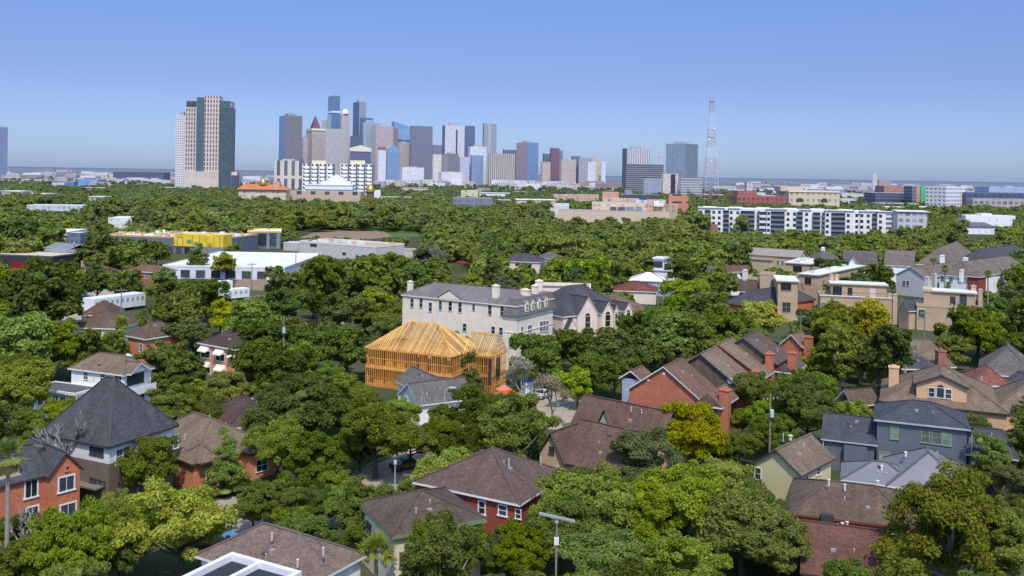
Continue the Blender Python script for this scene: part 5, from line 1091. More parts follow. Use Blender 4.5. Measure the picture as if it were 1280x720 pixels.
for k in range(n):
    a, b_ = k / n, (k + 1) / n; za, zb = z + 26 * math.sin(math.pi * a) ** .7, z + 26 * math.sin(math.pi * b_) ** .7; c.poly([(Lr * a, 0, z - .5), (Lr * b_, 0, z - .5), (Lr * b_, 0, zb), (Lr * a, 0, za)]); c.poly([(Lr * a, 0, za), (Lr * b_, 0, zb), (Lr * b_, 30, zb), (Lr * a, 30, za)])
c.build('rounded_top', plain(TW(118, 152, 186), .3), e)
e, Lr, Ll, z = T('slim white block with a red cap', 472, 473, 482, 187, -60, (216, 214, 220), (196, 190, 204), top=False, u0=.4, u1=.7, v0=0, v1=1); MB().box(-1, -1, z, Lr + 1, Ll, z + 10).build('red_cap', plain(TW(176, 92, 104)), e)
e, Lr, Ll, z = T('dark block under a cream pitched roof', 437, 438, 463, 189, -50, (86, 90, 120), (66, 72, 106), top=False); c = MB(); c.box(-2, -2, z, Lr + 2, Ll + 2, z + 12); c.poly([(0, -2, z + 12), (Lr, -2, z + 12), (Lr * .5, -2, z + 22)]); c.poly([(0, -2, z + 12), (Lr * .5, -2, z + 22), (Lr * .5, Ll, z + 22), (0, Ll, z + 12)]); c.poly([(Lr, -2, z + 12), (Lr * .5, -2, z + 22), (Lr * .5, Ll, z + 22), (Lr, Ll, z + 12)]); c.build('roof', plain(TW(220, 206, 180)), e)
T('low white hall before the broad dark grey tower', 500, 503, 530, 209, -300, (220, 214, 214), (206, 200, 204)); T('cream block left of the dark-fronted block', 540, 542, 552, 193, -160, (226, 212, 198), (210, 196, 188)); T('grey brown block with a dark middle strip', 553, 560, 573, 192, -200, (122, 112, 118), (98, 92, 104), (180, 170, 168), (130, 124, 132)); T('low white slab at the foot of the white towers', 548, 552, 578, 215, -400, (218, 212, 210), (190, 186, 190)); T('pale lilac block under the white slot tower', 573, 575, 586, 196, -140, (190, 186, 204), (170, 168, 190))
T('pink-brown and blue glass paired tower', 645, 660, 672.5, 178, 0, (104, 142, 184), (82, 118, 168), (172, 142, 142), (150, 120, 126), du=5, th=42); T('dark red tower standing apart', 687, 689, 699, 185, 50, (128, 68, 88), (104, 54, 78)); T('bluish block behind the dark red tower', 698, 699, 703, 188, 120, (104, 120, 152), (84, 100, 136)); T('teal block left of the dark red tower', 678, 680, 687, 192, 80, (86, 120, 134), (66, 98, 118)); T('tan block in front of the teal block', 676, 678, 688, 202, -60, (196, 170, 150), (176, 150, 136)); T('tan block with grey window columns', 699, 702, 720, 199, -40, (206, 182, 154), (142, 134, 138), du=7); T('dark grey block behind the tan columns block', 714, 716, 725, 195, 80, (104, 106, 122), (86, 88, 108)); T('pale grey block at the right end of downtown', 722, 724, 737, 197, 60, (162, 160, 166), (138, 138, 150)); T('tan block beyond the pale grey block', 736, 739, 750, 198, 100, (206, 184, 146), (190, 168, 136)); T('white block before the last tan block', 733, 735, 744.5, 202, -60, (218, 212, 206), (196, 192, 192)); T('thin white block ending the downtown row', 751, 752, 757, 202, 80, (214, 212, 216), (196, 196, 206)); T('dark bluish low block behind the striped tan building', 628, 630, 646, 187, 150, (92, 100, 124), (76, 84, 112))
# right-hand group
def U(label, px0, pxc, px1, pyt, Y, w, g, wl=None, gl=None, name='tower', cat='tower', **k):
    fk = {a: k.pop(a) for a in list(k) if a in ('du', 'dv', 'u0', 'u1', 'v0', 'v1', 'var')}
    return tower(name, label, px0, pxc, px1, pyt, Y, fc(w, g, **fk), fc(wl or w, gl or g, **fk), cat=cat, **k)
U('white tower with dark vertical stripes and dark left side', 777.5, 784, 812, 185.5, 2100, (222, 216, 218), (112, 108, 120), (84, 92, 112), (60, 68, 92), du=5.5, u0=.3, u1=.75, v0=.02, v1=.98, th=35)
U('dark office slab with pale horizontal floor strips', 782, 783, 829.5, 204.5, 1900, (150, 146, 150), (62, 64, 78), du=60, dv=4.2, u0=0, u1=1, v0=.3, v1=.95, name='office_block', cat='office block')
U('blue-grey glass residential tower left of the lattice mast', 832, 857, 872, 179.5, 2000, (122, 134, 146), (84, 98, 116), (150, 164, 180), (104, 124, 150), du=5, dv=3.6, th=48)
e, Lr, Ll, z = U('beige office block with dark vertical slots', 827, 829, 848, 217, 1500, (206, 192, 180), (196, 182, 172), name='office_block', cat='office block', top=False); MB().box(Lr * .5, -.8, 2, Lr * .78, 0, z - 1).build('dark_slot', plain(TW(58, 60, 72)), e)
U('grey low office with white window bands', 850, 851, 878, 222, 1500, (196, 190, 194), (120, 118, 128), du=40, dv=4, u0=0, u1=1, name='office_block', cat='office block'); U('pale glass low block before the striped office slab', 803, 805, 828, 222.5, 1600, (150, 162, 178), (120, 136, 158), name='office_block', cat='office block')
U('lone blue-grey tower cut by the picture edge', -6, -4, 9, 158.5, 4000, (100, 116, 150), (82, 98, 138), du=6)
# big tower on the left: stone grid, glass bay and green glass side
y0 = 1520
e, Lr, Ll, z = tower('apartment_tower', 'big apartment tower of beige stone grid and teal glass', 231, 232, 288, 125.5, y0, fc((206, 186, 170), (66, 72, 80), du=4.2, dv=7.4, u0=.3, u1=.76, v0=.1, v1=.86), th=8, depth=34, top=False, cat='apartment tower')
tower('', None, 245, 246, 254, 121.5, y0 - 6, fc((74, 100, 110), (50, 78, 92), du=3, dv=3.7, u0=.05, v0=.1), th=8, depth=12, parent=e); tower('', None, 274, 274.5, 288.5, 134, y0 - 5, fc((74, 94, 100), (48, 70, 78), du=3, dv=3.7, u0=.04, u1=.97, v0=.12, v1=.97), th=8, depth=40, parent=e)
tower('', None, 254.5, 255, 274, 119.5, y0 - 2, fc((210, 188, 172), (64, 66, 74), du=4.6, dv=7.4, u0=.32, u1=.74, v0=.1, v1=.86), th=8, depth=26, parent=e); tower('', None, 275, 276, 286, 126, y0 + 2, fc((60, 90, 100), (40, 70, 84)), th=8, depth=20, parent=e)
tower('', None, 231, 231.5, 296, 214, y0 - 10, fc((208, 186, 166), (190, 168, 150), du=4, dv=20, u0=.4, u1=.7), th=8, depth=40, parent=e); tower('', None, 288.5, 289, 296.5, 219, y0 - 11.5, fc((60, 76, 96), (44, 60, 82)), th=8, depth=20, parent=e)
tower('', None, 232, 233, 244, 126.2, y0 - 1.5, fc((56, 72, 80), (46, 62, 74), du=3, dv=9), th=8, depth=10, parent=e, z0=Q(232, 131.5, y0).z)
landmark('the big apartment tower', 258, 225, 35, y0)
e2, Lr, Ll, z = tower('apartment_tower', 'slim white tower with a square window grid beside the big one', 219, 220, 231, 144, y0 + 20, fc((214, 208, 208), (128, 124, 134), du=3.0, dv=4.0, u0=.25, u1=.75, v0=.3, v1=.8), th=8, depth=30, cat='apartment tower')
keep(y0, (216, 120, 298, 229))
# apartment pair with balconies
for lab, a, b_, c_, bands in [('white balconied apartment block on the left of a pair', 377, 378, 417, (386, 393, 402, 410)), ('white balconied apartment block on the right of a pair', 424.5, 425.5, 466, (435, 445, 454, 461))]:
    Y = 1180; e, Lr, Ll, z = tower('apartment_block', lab, a, b_, c_, 204.5, Y, fc((226, 220, 212), (84, 80, 86), du=5.2, dv=4.9, u0=.2, u1=.7, v0=.3, v1=.9), th=6, depth=18, cat='apartment block', top=False)
    MB().box(Lr * .3, 2, z, Lr * .75, 14, z + 4.5).build('penthouse', plain(TW(226, 208, 170)), e)
    for k in range(4):
        u0 = Lr * (k + .3) / 4
        for fl in range(9): MB().box(u0, -1.3, 3.0 + fl * 4.9, u0 + Lr * .14, 0, 4.7 + fl * 4.9).build('balcony', plain(TW(236, 232, 226)), e)
        MB().box(u0 + Lr * .15, -.25, 2, u0 + Lr * .2, 0, z).build('dark_strip', plain(TW(92, 100, 112)), e)
    foot(e.location.x + Lr / 2, e.location.y + 9, Lr * .5)
keep(1180, (378, 200, 466, 232))
U('low cream building with dark window bays behind the balconied pair', 342, 343, 377, 200.5, 1400, (208, 194, 172), (84, 88, 104), du=11, dv=30, u0=.35, u1=.8, v0=.05, v1=.9, name='office_block', cat='office block', th=6)
def low(label, px0, px1, pyt, Y, w, g=None, h0=0, depth=25, name='building', cat='building', roofc=(.5, .5, .5), th=4, **k):
    m = fc(w, g or tuple(int(x * .9) for x in w), **k); return tower(name, label, px0, px0 + .2, px1, pyt, Y, m, m, roof=roofc, th=th, depth=depth, cat=cat, top=False)
e, Lr, Ll, z = low('white terraced building stepping up to a peak before the balconied pair', 381, 441, 230, 1080, (224, 224, 232), (130, 134, 150), du=80, dv=5, u0=0, u1=1, v0=.3, v1=.6)
MB().box(Lr * .35, 3, z, Lr * .95, 20, z + 4).build('upper_terrace', plain(TW(226, 226, 234)), e); MB().box(Lr * .5, 4, z + 4, Lr * .8, 18, z + 8).poly([(Lr * .5, 3.9, z + 8), (Lr * .8, 3.9, z + 8), (Lr * .65, 3.9, z + 12)]).build('top_terrace', plain(TW(226, 226, 234)), e); foot(e.location.x + 25, e.location.y + 10, 30)
e, Lr, Ll, z = low('long tan low building with dark glazing gaps', 361, 451, 238.5, 930, (192, 160, 132), (62, 62, 76), du=14, dv=12, u0=.55, u1=.9, v0=.3, v1=.75, depth=30, roofc=(.42, .34, .27)); keep(930, (362, 236, 450, 247)); foot(e.location.x + 35, e.location.y + 15, 40)
e, Lr, Ll, z = low('low building under an orange tile roof', 298, 358, 236.5, 900, (206, 186, 160), depth=24); MB().poly([(-2, -2, z), (Lr + 2, -2, z), (Lr - 6, 10, z + 5), (4, 10, z + 5)]).poly([(-2, 22, z), (Lr + 2, 22, z), (Lr - 6, 10, z + 5), (4, 10, z + 5)]).poly([(-2, -2, z), (-2, 22, z), (4, 10, z + 5)]).poly([(Lr + 2, -2, z), (Lr + 2, 22, z), (Lr - 6, 10, z + 5)]).build('roof', plain((.50, .17, .07), .8, .2), e); MB().box(Lr * .72, 0, z, Lr * .86, 8, z + 8).build('roof_tower', plain(TW(200, 150, 120)), e); keep(900, (300, 229, 358, 240))
GOLD = plain((.85, .48, .10), .25, .03, .5, 1.0)
for lab, px, pyb, r in (('small golden dome above the orange tile roof', 329, 231, 3.8), ('golden dome on a dark drum beside the white tent roof', 463, 240, 4.5)):
    p = Q(px, pyb, 910); e = thing('domed_kiosk', lab, 'dome', (p.x, p.y, 0)); MB().tube([(0, 0, 0), (0, 0, p.z)], r * .8, 14).build('drum', plain(TW(110, 90, 70)), e); MB().dome((0, 0, p.z), r, r * 1.7, 16, 6).build('dome', GOLD, e); keep(910, (px - 6, pyb - 10, px + 6, pyb + 4)); foot(p.x, p.y, 5)
p = Q(466, 246, 1250); e = thing('tent', 'white peaked tent roof by the golden dome', 'tent', (p.x, p.y, 0)); MB().poly([(-12, 0, 1), (11, 0, 1), (10, 1, 15.5), (-12, 1, 13)]).poly([(-12, 1, 13), (10, 1, 15.5), (10, 16, 4), (-12, 16, 4)]).build('canopy', plain((.75, .75, .76)), e); keep(1250, (455, 238, 478, 246)); foot(p.x, p.y, 10)
# stepped tan museum-like complex
def px_block(par, px0, px1, pyt, Y, col, gl=None, depth=25, z0=0, **k): tower('', None, px0, px0 + .2, px1, pyt, Y, fc(col, gl or tuple(int(v * .94) for v in col), **k), None, th=-4, depth=depth, parent=par, z0=z0, roof=(.42, .36, .3))
e, Lr, Ll, z = tower('museum', 'broad stepped tan complex with a long pinkish front wall', 697, 697.2, 838, 263.5, 760, fc((200, 176, 148), (190, 166, 140), du=9, dv=3, u0=.48, u1=.52), None, th=-5, depth=45, cat='museum', top=False, roof=(.34, .28, .22)); landmark('the stepped tan complex', 780, 265, 80, 780)
px_block(e, 740, 812, 252.5, 790, (204, 176, 150), depth=20); px_block(e, 753, 800, 248, 812, (196, 162, 128), depth=25); px_block(e, 753, 774, 240, 835, (190, 140, 110), depth=18); px_block(e, 810, 833, 250, 785, (196, 160, 120), depth=22); px_block(e, 794, 811, 250, 787.5, (186, 188, 206), depth=10); px_block(e, 817, 830, 251, 782, (226, 222, 214), depth=10, z0=14); px_block(e, 833, 848, 256, 800, (186, 160, 130), depth=20)
for a, b_ in ((763, 771), (773, 782), (783, 793), (795, 803)): px_block(e, a, b_, 258.5, 786.8 if a < 790 else 784, (72, 76, 92) if a < 783 else (110, 136, 150), depth=2, z0=3)
px_block(e, 781, 791, 237.5, 850, (116, 126, 156), depth=10); px_block(e, 775, 825, 243, 842, (72, 70, 80), depth=14)
e2, a, b_, c_ = tower('building', 'orange-pink brick block with two dark window bands', 835, 836, 861, 243, 820, fc((196, 122, 92), (60, 54, 58), du=13, dv=6.5, u0=.25, u1=.92, v0=.45, v1=.7), None, th=6, depth=20, cat='building', top=False, roof=(.45, .38, .34))
keep(760, (697, 262, 844, 271), (740, 240, 860, 262)); foot(e.location.x + 45, e.location.y + 25, 52); foot(e.location.x + 85, e.location.y + 45, 45)
low('low brown hall left of the stepped tan complex', 692, 749, 243, 1000, (190, 160, 130), roofc=(.45, .35, .28)); keep(1000, (700, 240, 748, 246)); low('low white strip building in the trees', 684, 712, 254, 830, (210, 210, 200), depth=10); low('slate-roofed hall deep in the trees', 566, 616, 247, 850, (120, 122, 136), roofc=(.24, .25, .3)); keep(850, (566, 245, 614, 254)); low('small yellow-roofed pavilion in the trees', 576, 598, 238, 1100, (206, 196, 150), depth=14, roofc=(.55, .5, .2)); low('grey flat roof deep in trees above the strip site', 318, 345, 270, 640, (176, 180, 180), depth=20, roofc=(.5, .52, .52)); keep(560, (320, 268, 344, 276)); low('white flat roof among trees above the yellow site', 135, 166, 272, 600, (214, 212, 206), depth=20, roofc=(.7, .7, .68)); keep(600, (136, 270, 165, 277)); low('long pale roof in the left woods', 33, 104, 256, 760, (190, 192, 196), depth=18, roofc=(.6, .6, .6)); keep(760, (34, 254, 102, 261)); low('white and blue-roofed store in the left distance', 60, 93, 226, 2000, (84, 120, 190), (70, 104, 176), depth=40, roofc=(.6, .55, .5)); low('bright blue shed beside the blue store', 97, 122, 224.5, 1950, (96, 142, 206), depth=40, roofc=(.2, .4, .75)); keep(1900, (62, 224, 120, 231)); low('dark navy hall left of the big apartment tower', 141, 205, 214.5, 2600, (64, 70, 92), (48, 54, 78), depth=60, roofc=(.1, .1, .14)); keep(2500, (142, 212, 204, 224)); low('cluttered site roof with orange material at left', 52, 84, 290, 430, (200, 190, 180), depth=26, roofc=(.72, .70, .66)); keep(430, (52, 287, 102, 297)); low('blue-grey steel frame behind the dark building', 86, 102, 291, 410, (96, 108, 134), depth=8)
# long white apartments
APW = stucco(W(222, 217, 214)); APD = plain(W(96, 100, 110)); APB = brick(W(150, 100, 84))
h = House('apartment_block', 'long white four-storey apartment block with dark recessed balcony bays', 'apartment block', (872, 260.5), (1114, 266), 22.0, 17.0, 'the long white apartment block', o=.05)
h.walls(APW); h.flat(WR, par=.6, pm=APW); w = h.w
def ux(px): return h.hit('F', px, 275)[0]
for a, b_, y_ in ((873, 905, -1.2), (911, 924, -.8), (958, 983, -1.2), (1000, 1013, -.8), (1031, 1067, -1.2), (1075, 1094, -1.0), (1096, 1114, -1.8)):
    r = (ux(a), y_, ux(b_), 3); h.walls(APW, r, z1=17.9, name='bay_wall'); MB().box(r[0] - .5, y_ - .8, 17.6, r[2] + .5, 3, 18.0).build('bay_roof', plain((.7, .7, .72)), h.root)
MB().box(ux(873) - .05, -1.3, 0, ux(897), -1.1, 6).build('brick_base', APB, h.root)
for a, b_ in ((881, 888), (904, 911), (926, 943), (947, 949), (963.5, 980.5), (996, 1003), (1016, 1025), (1028, 1030), (1039, 1056), (1090, 1095), (1107, 1114)):
    u0, u1 = ux(a), ux(b_); y_ = -1.5
    MB().box(u0, y_, .5, u1, .2, 16).build('balcony_bay', plain(W(70, 76, 90), .4), h.root)
    for fl in range(5):
        MB().box(u0 - .1, y_ - .7, 2.9 + fl * 3.25, u1 + .1, y_, 3.15 + fl * 3.25).build('balcony_slab', APD, h.root)
        n = max(1, int((u1 - u0) / 3))
        if fl: MB().box(u0, y_ - .66, 3.2 + (fl - 1) * 3.25, u1, y_ - .6, 4.2 + (fl - 1) * 3.25).build('balcony_rail', plain(W(110, 118, 128), .4), h.root)
for px in (876, 892, 899, 914, 922, 951, 954, 957, 960.5, 985, 993, 1008, 1020, 1034, 1060, 1071, 1077, 1085, 1100):
    for fl in range(4): u = ux(px); yb = next((y for a, b_, y in ((873, 905, -1.2), (911, 924, -.8), (958, 983, -1.2), (1000, 1013, -.8), (1031, 1067, -1.2), (1075, 1094, -1.0), (1096, 1114, -1.8)) if a < px < b_), 0); h.win('F', u, 1.6 + fl * 4.0, 1.8, 2.0, r=(0, yb, w, 20), o=.04, fr=plain(W(120, 124, 132)), nx=1, ny=1, sill=False)
for k in range(7): MB().box(w * (k + .2) / 7, 6, 17, w * (k + .7) / 7, 14, 18.4).build('roof_box', plain((.72, .72, .70)), h.root)
keep(h.Y - 12, (872, 256, 1112, 286)); 
for k in range(9): q = h.a + h.u * w * (k + .5) / 9 + h.v * 11; foot(q.x, q.y, 13)
e, Lr, Ll, z = low('recessed end wing of pale apartments with grey sides', 1122, 1160, 264.5, 590, (186, 186, 190), (140, 142, 150), depth=20, du=4, dv=4, roofc=(.7, .7, .7), name='apartment_block', cat='apartment block', th=-14); MB().box(-1, -1, z, Lr + 1, Ll, z + .6).build('roof', plain((.72, .72, .72)), e); keep(585, (1116, 262, 1160, 282))
# red-roofed school, arched hall and others beyond
e, Lr, Ll, z = low('red brick school with red metal roofs and a grey tower', 921, 985, 245.5, 960, (160, 84, 76), (120, 62, 60), du=5, dv=5, depth=30, roofc=(.42, .06, .05)); MB().box(Lr * .2, 2, z, Lr * .32, 10, z + 15).build('clock_tower', fc((190, 184, 180), (150, 146, 148)), e); MB().box(Lr * .02, 1, z, Lr * .4, 20, z + 6).build('upper_block', fc((170, 90, 82), (150, 76, 70)), e); keep(960, (922, 236, 984, 252))
e, Lr, Ll, z = low('cream civic hall with two arched windows', 986, 1050, 238, 980, (206, 186, 150), (150, 132, 110), du=6, dv=7, u0=.3, u1=.7, v0=.15, v1=.6, depth=40, roofc=(.5, .46, .4))
for uu in (.14, .62): c = MB(); r_ = Lr * .075; c.poly([(Lr * uu + r_ + r_ * math.cos(math.pi * k / 12), -.3, z * .55 + r_ * math.sin(math.pi * k / 12)) for k in range(13)]); c.build('arched_window', plain(TW(70, 64, 62)), e)
MB().box(-.8, -.8, z - 1.6, Lr + .8, 2, z - .8).build('cornice', plain(TW(222, 206, 176)), e); MB().box(Lr * -.1, 10, z - 1, Lr * .35, 30, z + 4).build('upper_block', plain(TW(190, 172, 150)), e); keep(980, (988, 237, 1048, 254))
U('white office building with rows of square windows', 1157, 1183, 1207, 233, 1080, (226, 220, 222), (116, 112, 122), (206, 208, 200), (120, 120, 128), du=5, dv=4.6, u0=.2, u1=.72, v0=.3, v1=.75, th=40, name='office_block', cat='office block'); keep(1080, (1158, 234, 1206, 256))
e, Lr, Ll, z = low('office block with brown and bright green vertical strips', 1140, 1157, 232.5, 1120, (120, 124, 132), (84, 88, 100), du=40, dv=4, u0=0, u1=1, depth=20, name='office_block', cat='office block'); MB().box(Lr * .3, -.5, 0, Lr * .58, 0, z).build('brown_strip', plain(TW(186, 140, 112)), e); MB().box(Lr * .66, -.6, 0, Lr * .95, 0, z).build('green_strip', plain(TW(64, 190, 140)), e)
low('dark blue-grey low office left of the green-striped block', 1094, 1140, 241, 1150, (84, 92, 116), (58, 64, 90), du=40, dv=4, u0=0, u1=1, depth=30); low('low block with a red roof line behind the dark office', 1105, 1141, 232.5, 1400, (170, 120, 104), depth=30, roofc=(.5, .15, .08)); low('long dark glass building at the right edge', 1207, 1300, 240.5, 1100, (72, 80, 112), (52, 58, 88), du=8, dv=5, depth=40, roofc=(.12, .13, .18)); low('pale lower front of the long dark glass building', 1216, 1300, 248, 1060, (170, 156, 150), (120, 112, 116), du=7, dv=6, depth=12); keep(1060, (1208, 238, 1280, 254))
low('pale blue shed roof on the right horizon', 1236, 1300, 233.5, 2200, (150, 170, 200), depth=60, roofc=(.4, .5, .62)); U('far white tower of a pair on the right horizon', 1090, 1091, 1096, 216, 3600, (206, 196, 196), (180, 172, 178), du=6); U('far brown block beside the far white tower', 1097, 1099, 1114, 225, 3500, (176, 142, 128), (140, 118, 118), du=6)
e, Lr, Ll, z = low('white flat-roofed townhouse row right of the apartments', 1207, 1270, 269, 770, (222, 222, 228), (200, 202, 212), du=6, dv=5, u0=.4, u1=.6, depth=16, roofc=(.7, .7, .7), name='townhouse', cat='townhouse'); MB().box(Lr * .35, 2, z, Lr * .55, 12, z + 1.6).build('roof_box', plain((.7, .7, .72)), e); keep(770, (1208, 266, 1268, 280))
e, Lr, Ll, z = low('white townhouse with a dark hip roof below the white row', 1204, 1244, 283, 690, (222, 220, 224), (200, 200, 208), du=5, dv=4, u0=.4, u1=.6, depth=14, name='townhouse', cat='townhouse'); MB().poly([(-1, -1, z), (Lr + 1, -1, z), (Lr - 4, 7, z + 3), (4, 7, z + 3)]).poly([(-1, 15, z), (Lr + 1, 15, z), (Lr - 4, 7, z + 3), (4, 7, z + 3)]).poly([(-1, -1, z), (-1, 15, z), (4, 7, z + 3)]).poly([(Lr + 1, -1, z), (Lr + 1, 15, z), (Lr - 4, 7, z + 3)]).build('roof', plain((.12, .12, .14)), e); keep(690, (1206, 276, 1244, 294))
# lattice mast
p = P(888, 253.5, 0); top = Q(888, 121.5, p.y).z; e = thing('lattice_mast', 'tall red and white lattice radio mast rising above the trees', 'radio mast', (p.x, p.y, 0)); foot(p.x, p.y, 14)
RD, WT = plain(TW(204, 150, 160)), plain(TW(206, 206, 220)); n = 26; hw = lambda t: 9.5 * (1 - t) ** 1.25 + 2.3
for sec in range(7):
    mb = MB()
    for k in range(sec * n // 7, (sec + 1) * n // 7):
        t0, t1 = k / n, (k + 1) / n; z0, z1, a, b_ = top * t0, top * t1, hw(t0), hw(t1)
        c0 = [(-a, -a, z0), (a, -a, z0), (a, a, z0), (-a, a, z0)]; c1 = [(-b_, -b_, z1), (b_, -b_, z1), (b_, b_, z1), (-b_, b_, z1)]
        for i in range(4): mb.bar(c0[i], c1[i], .34, .34); j = (i + 1) % 4; mb.bar(c0[i], c1[j], .15, .15); mb.bar(c0[j], c1[i], .15, .15); mb.bar(c1[i], c1[j], .24, .24)
    mb.build('mast_section', RD if sec % 2 == 0 else WT, e)
for zz, s_ in ((.27, 7), (.62, 4.2), (.96, 3.4)): MB().box(-s_, -s_, top * zz, s_, s_, top * zz + .8).build('platform', plain(TW(150, 140, 150)), e)
for k in range(5): a = k * 1.3; r_ = hw(.3 + .1 * k) + 1.2; MB().tube([(r_ * math.cos(a), r_ * math.sin(a), top * (.3 + .1 * k)), (r_ * math.cos(a), r_ * math.sin(a) - 1.2, top * (.3 + .1 * k))], 1.3, 12).build('dish', plain(TW(225, 225, 230)), e)
keep(p.y, (880, 225, 896, 252)); landmark('the lattice mast', 888, 248, 12, p.y)
# flag near the striped tower
p = Q(820, 197, 2000); e = thing('flag_pole', 'large flag on a tall pole right of the striped white tower', 'flag', (p.x, p.y, 0)); MB().tube([(0, 0, 0), (0, 0, p.z + 8)], .5, 6).build('pole', WT, e); MB().poly([(0, 0, p.z - 1), (9, 1, p.z - 2.5), (9, 1, p.z + 3), (0, 0, p.z + 5)]).build('cloth', plain(TW(190, 150, 170)), e)
# small pale buildings along the horizon strip
rr = random.Random(21)
zones = [(0, 215, 52, 'tiny low building in the hazy strip left of the towers', 'hazy low buildings left of the towers'), (296, 345, 6, 'tiny low building between big tower and skyline', 'low buildings between tower and skyline'), (620, 775, 26, 'tiny low block at the feet of downtown', 'low blocks at the feet of downtown'), (900, 1280, 62, 'tiny low building in the hazy strip on the right horizon', 'hazy low buildings on the right horizon'), (470, 620, 10, 'tiny low block in front of the central skyscrapers', 'low blocks before the skyscrapers')]
for x0, x1, n, lab, grp in zones:
    for k in range(n * 2):
        far_ = x0 > 800 or x0 in (0, 296); Y = 1 / rr.uniform(1 / 1700, 1 / 7500) if far_ else rr.uniform(2300, 3000); Y = 1 / (1 / 7500 + rr.random() * (1 / 1900 - 1 / 7500)) if far_ else Y; px = rr.uniform(x0, x1); p = P(px, PY0 + (px - PX0) * math.tan(ROLL) + CAMH / Y * F, 0); w_ = rr.uniform(18, 60) * (Y / 2400 if far_ else 1); d_ = rr.uniform(15, 30); hh = rr.uniform(5, 14) * (1.5 if x0 in (620, 470) else 1)
        v = rr.choice([(220, 214, 210), (206, 198, 196), (190, 180, 180), (170, 160, 165), (140, 140, 155), (200, 176, 160), (226, 222, 222), (150, 120, 115)])
        o = MB().box(-w_ / 2, -d_ / 2, 0, w_ / 2, d_ / 2, hh, 0, 1).build('low_building', [fc(v, tuple(int(q * .82) for q in v), du=6, dv=4), plain(tuple(min(.75, q / 255 * .8) for q in v))]); o.location = (p.x, p.y, 0); o.rotation_euler.z = rr.uniform(-.2, .2); tag(o, lab, 'building', grp)

# pale roofs half sunk in the middle-distance trees
for x0, x1, n, lab, grp in [(0, 330, 22, 'small pale flat building half hidden in the left woods', 'pale buildings in the left woods'), (880, 1280, 34, 'small pale building half hidden in the right woods', 'pale buildings in the right woods'), (480, 870, 16, 'small pale building half hidden in the central woods', 'pale buildings in the central woods')]:
    for k in range(n):
        Y = 1 / (1 / 1900 + rr.random() * (1 / 850 - 1 / 1900)); px = rr.uniform(x0, x1); p = P(px, PY0 + (px - PX0) * math.tan(ROLL) + CAMH / Y * F, 0)
        if any((p.x - a) ** 2 + (p.y - b_) ** 2 < (c_ + 22) ** 2 for a, b_, c_ in FOOT) or any(a < px < c_ and p.y < yk for a, _, c_, _, yk in KEEP if yk > 700): continue
        w_ = rr.uniform(14, 46); d_ = rr.uniform(12, 26); hh = rr.uniform(9, 15); v = rr.choice([(226, 222, 218), (214, 206, 200), (196, 186, 180), (180, 172, 172), (206, 180, 160), (160, 150, 148)])
        e = thing('low_building', lab, 'building', (p.x, p.y, 0), rr.uniform(-.25, .25), grp); MB().box(-w_ / 2, -d_ / 2, 0, w_ / 2, d_ / 2, hh).build('wall', fc(v, tuple(int(q * .7) for q in v), du=5, dv=4, v0=.3, v1=.7), e); MB().box(-w_ / 2 - .5, -d_ / 2 - .5, hh, w_ / 2 + .5, d_ / 2 + .5, hh + .7).build('roof', plain(rr.choice([(.74, .73, .72), (.6, .58, .56), (.4, .38, .38)])), e); foot(p.x, p.y, d_ / 2)
# ---------------------------------------------------------------- ground, streets
def ground_mat():
    t = NT('ground'); g = t.n('NewGeometry').outputs['Position']
    n1 = t.rng(t.noise(g, .012, 6, .65), 0, 1, .35, .65); n2 = t.rng(t.noise(g, .09, 5), 0, 1, .35, .65); n3 = t.noise(g, 1.2, 3)
    c = t.mix(n2, (.045, .075, .020), (.105, .095, .055)); c = t.mix(t.math('MULTIPLY', n1, .45), c, (.035, .055, .02))
    c = t.mul(c, t.rng(n3, .75, 1.25))
    far = t.n('VectorMath', {0: g}, operation='LENGTH').outputs['Value']; ff = t.rng(far, 0, 1, 1500, 2600)
    spk = t.rng(t.noise(t.n('VectorMath', {0: g, 1: (.02, .012, 1)}, operation='MULTIPLY').outputs[0], 1.0, 5, .75), 0, 1, .5, .62)
    fc_ = t.mix(spk, (.030, .050, .024), (.46, .45, .45)); c = t.mix(ff, c, fc_)
    c = t.mix(t.rng(far, 0, .55, 1500, 5000), c, (.17, .19, .25)); c = t.mix(t.rng(far, 0, .7, 5000, 9000), c, (.17, .19, .215)); c = t.mix(t.rng(far, 0, 1, 14000, 22000), c, (.12, .155, .23))  # far haze painted into the ground colour in distance bands
    return t.done(c, .95, .1)
g = MB(); g.poly([(-30000, -200, 0), (30000, -200, 0), (30000, 45000, 0), (-30000, 45000, 0)]); tag(g.build('ground', ground_mat()), kind='structure')
CONC = plain((.34, .28, .22), .9, .14, scale=.3); LAWN = plain((.075, .12, .025), .95, .3, scale=.4); DIRT = plain((.24, .17, .11), .95, .25, scale=.25); ASPH = plain((.10, .095, .09), .9, .15)
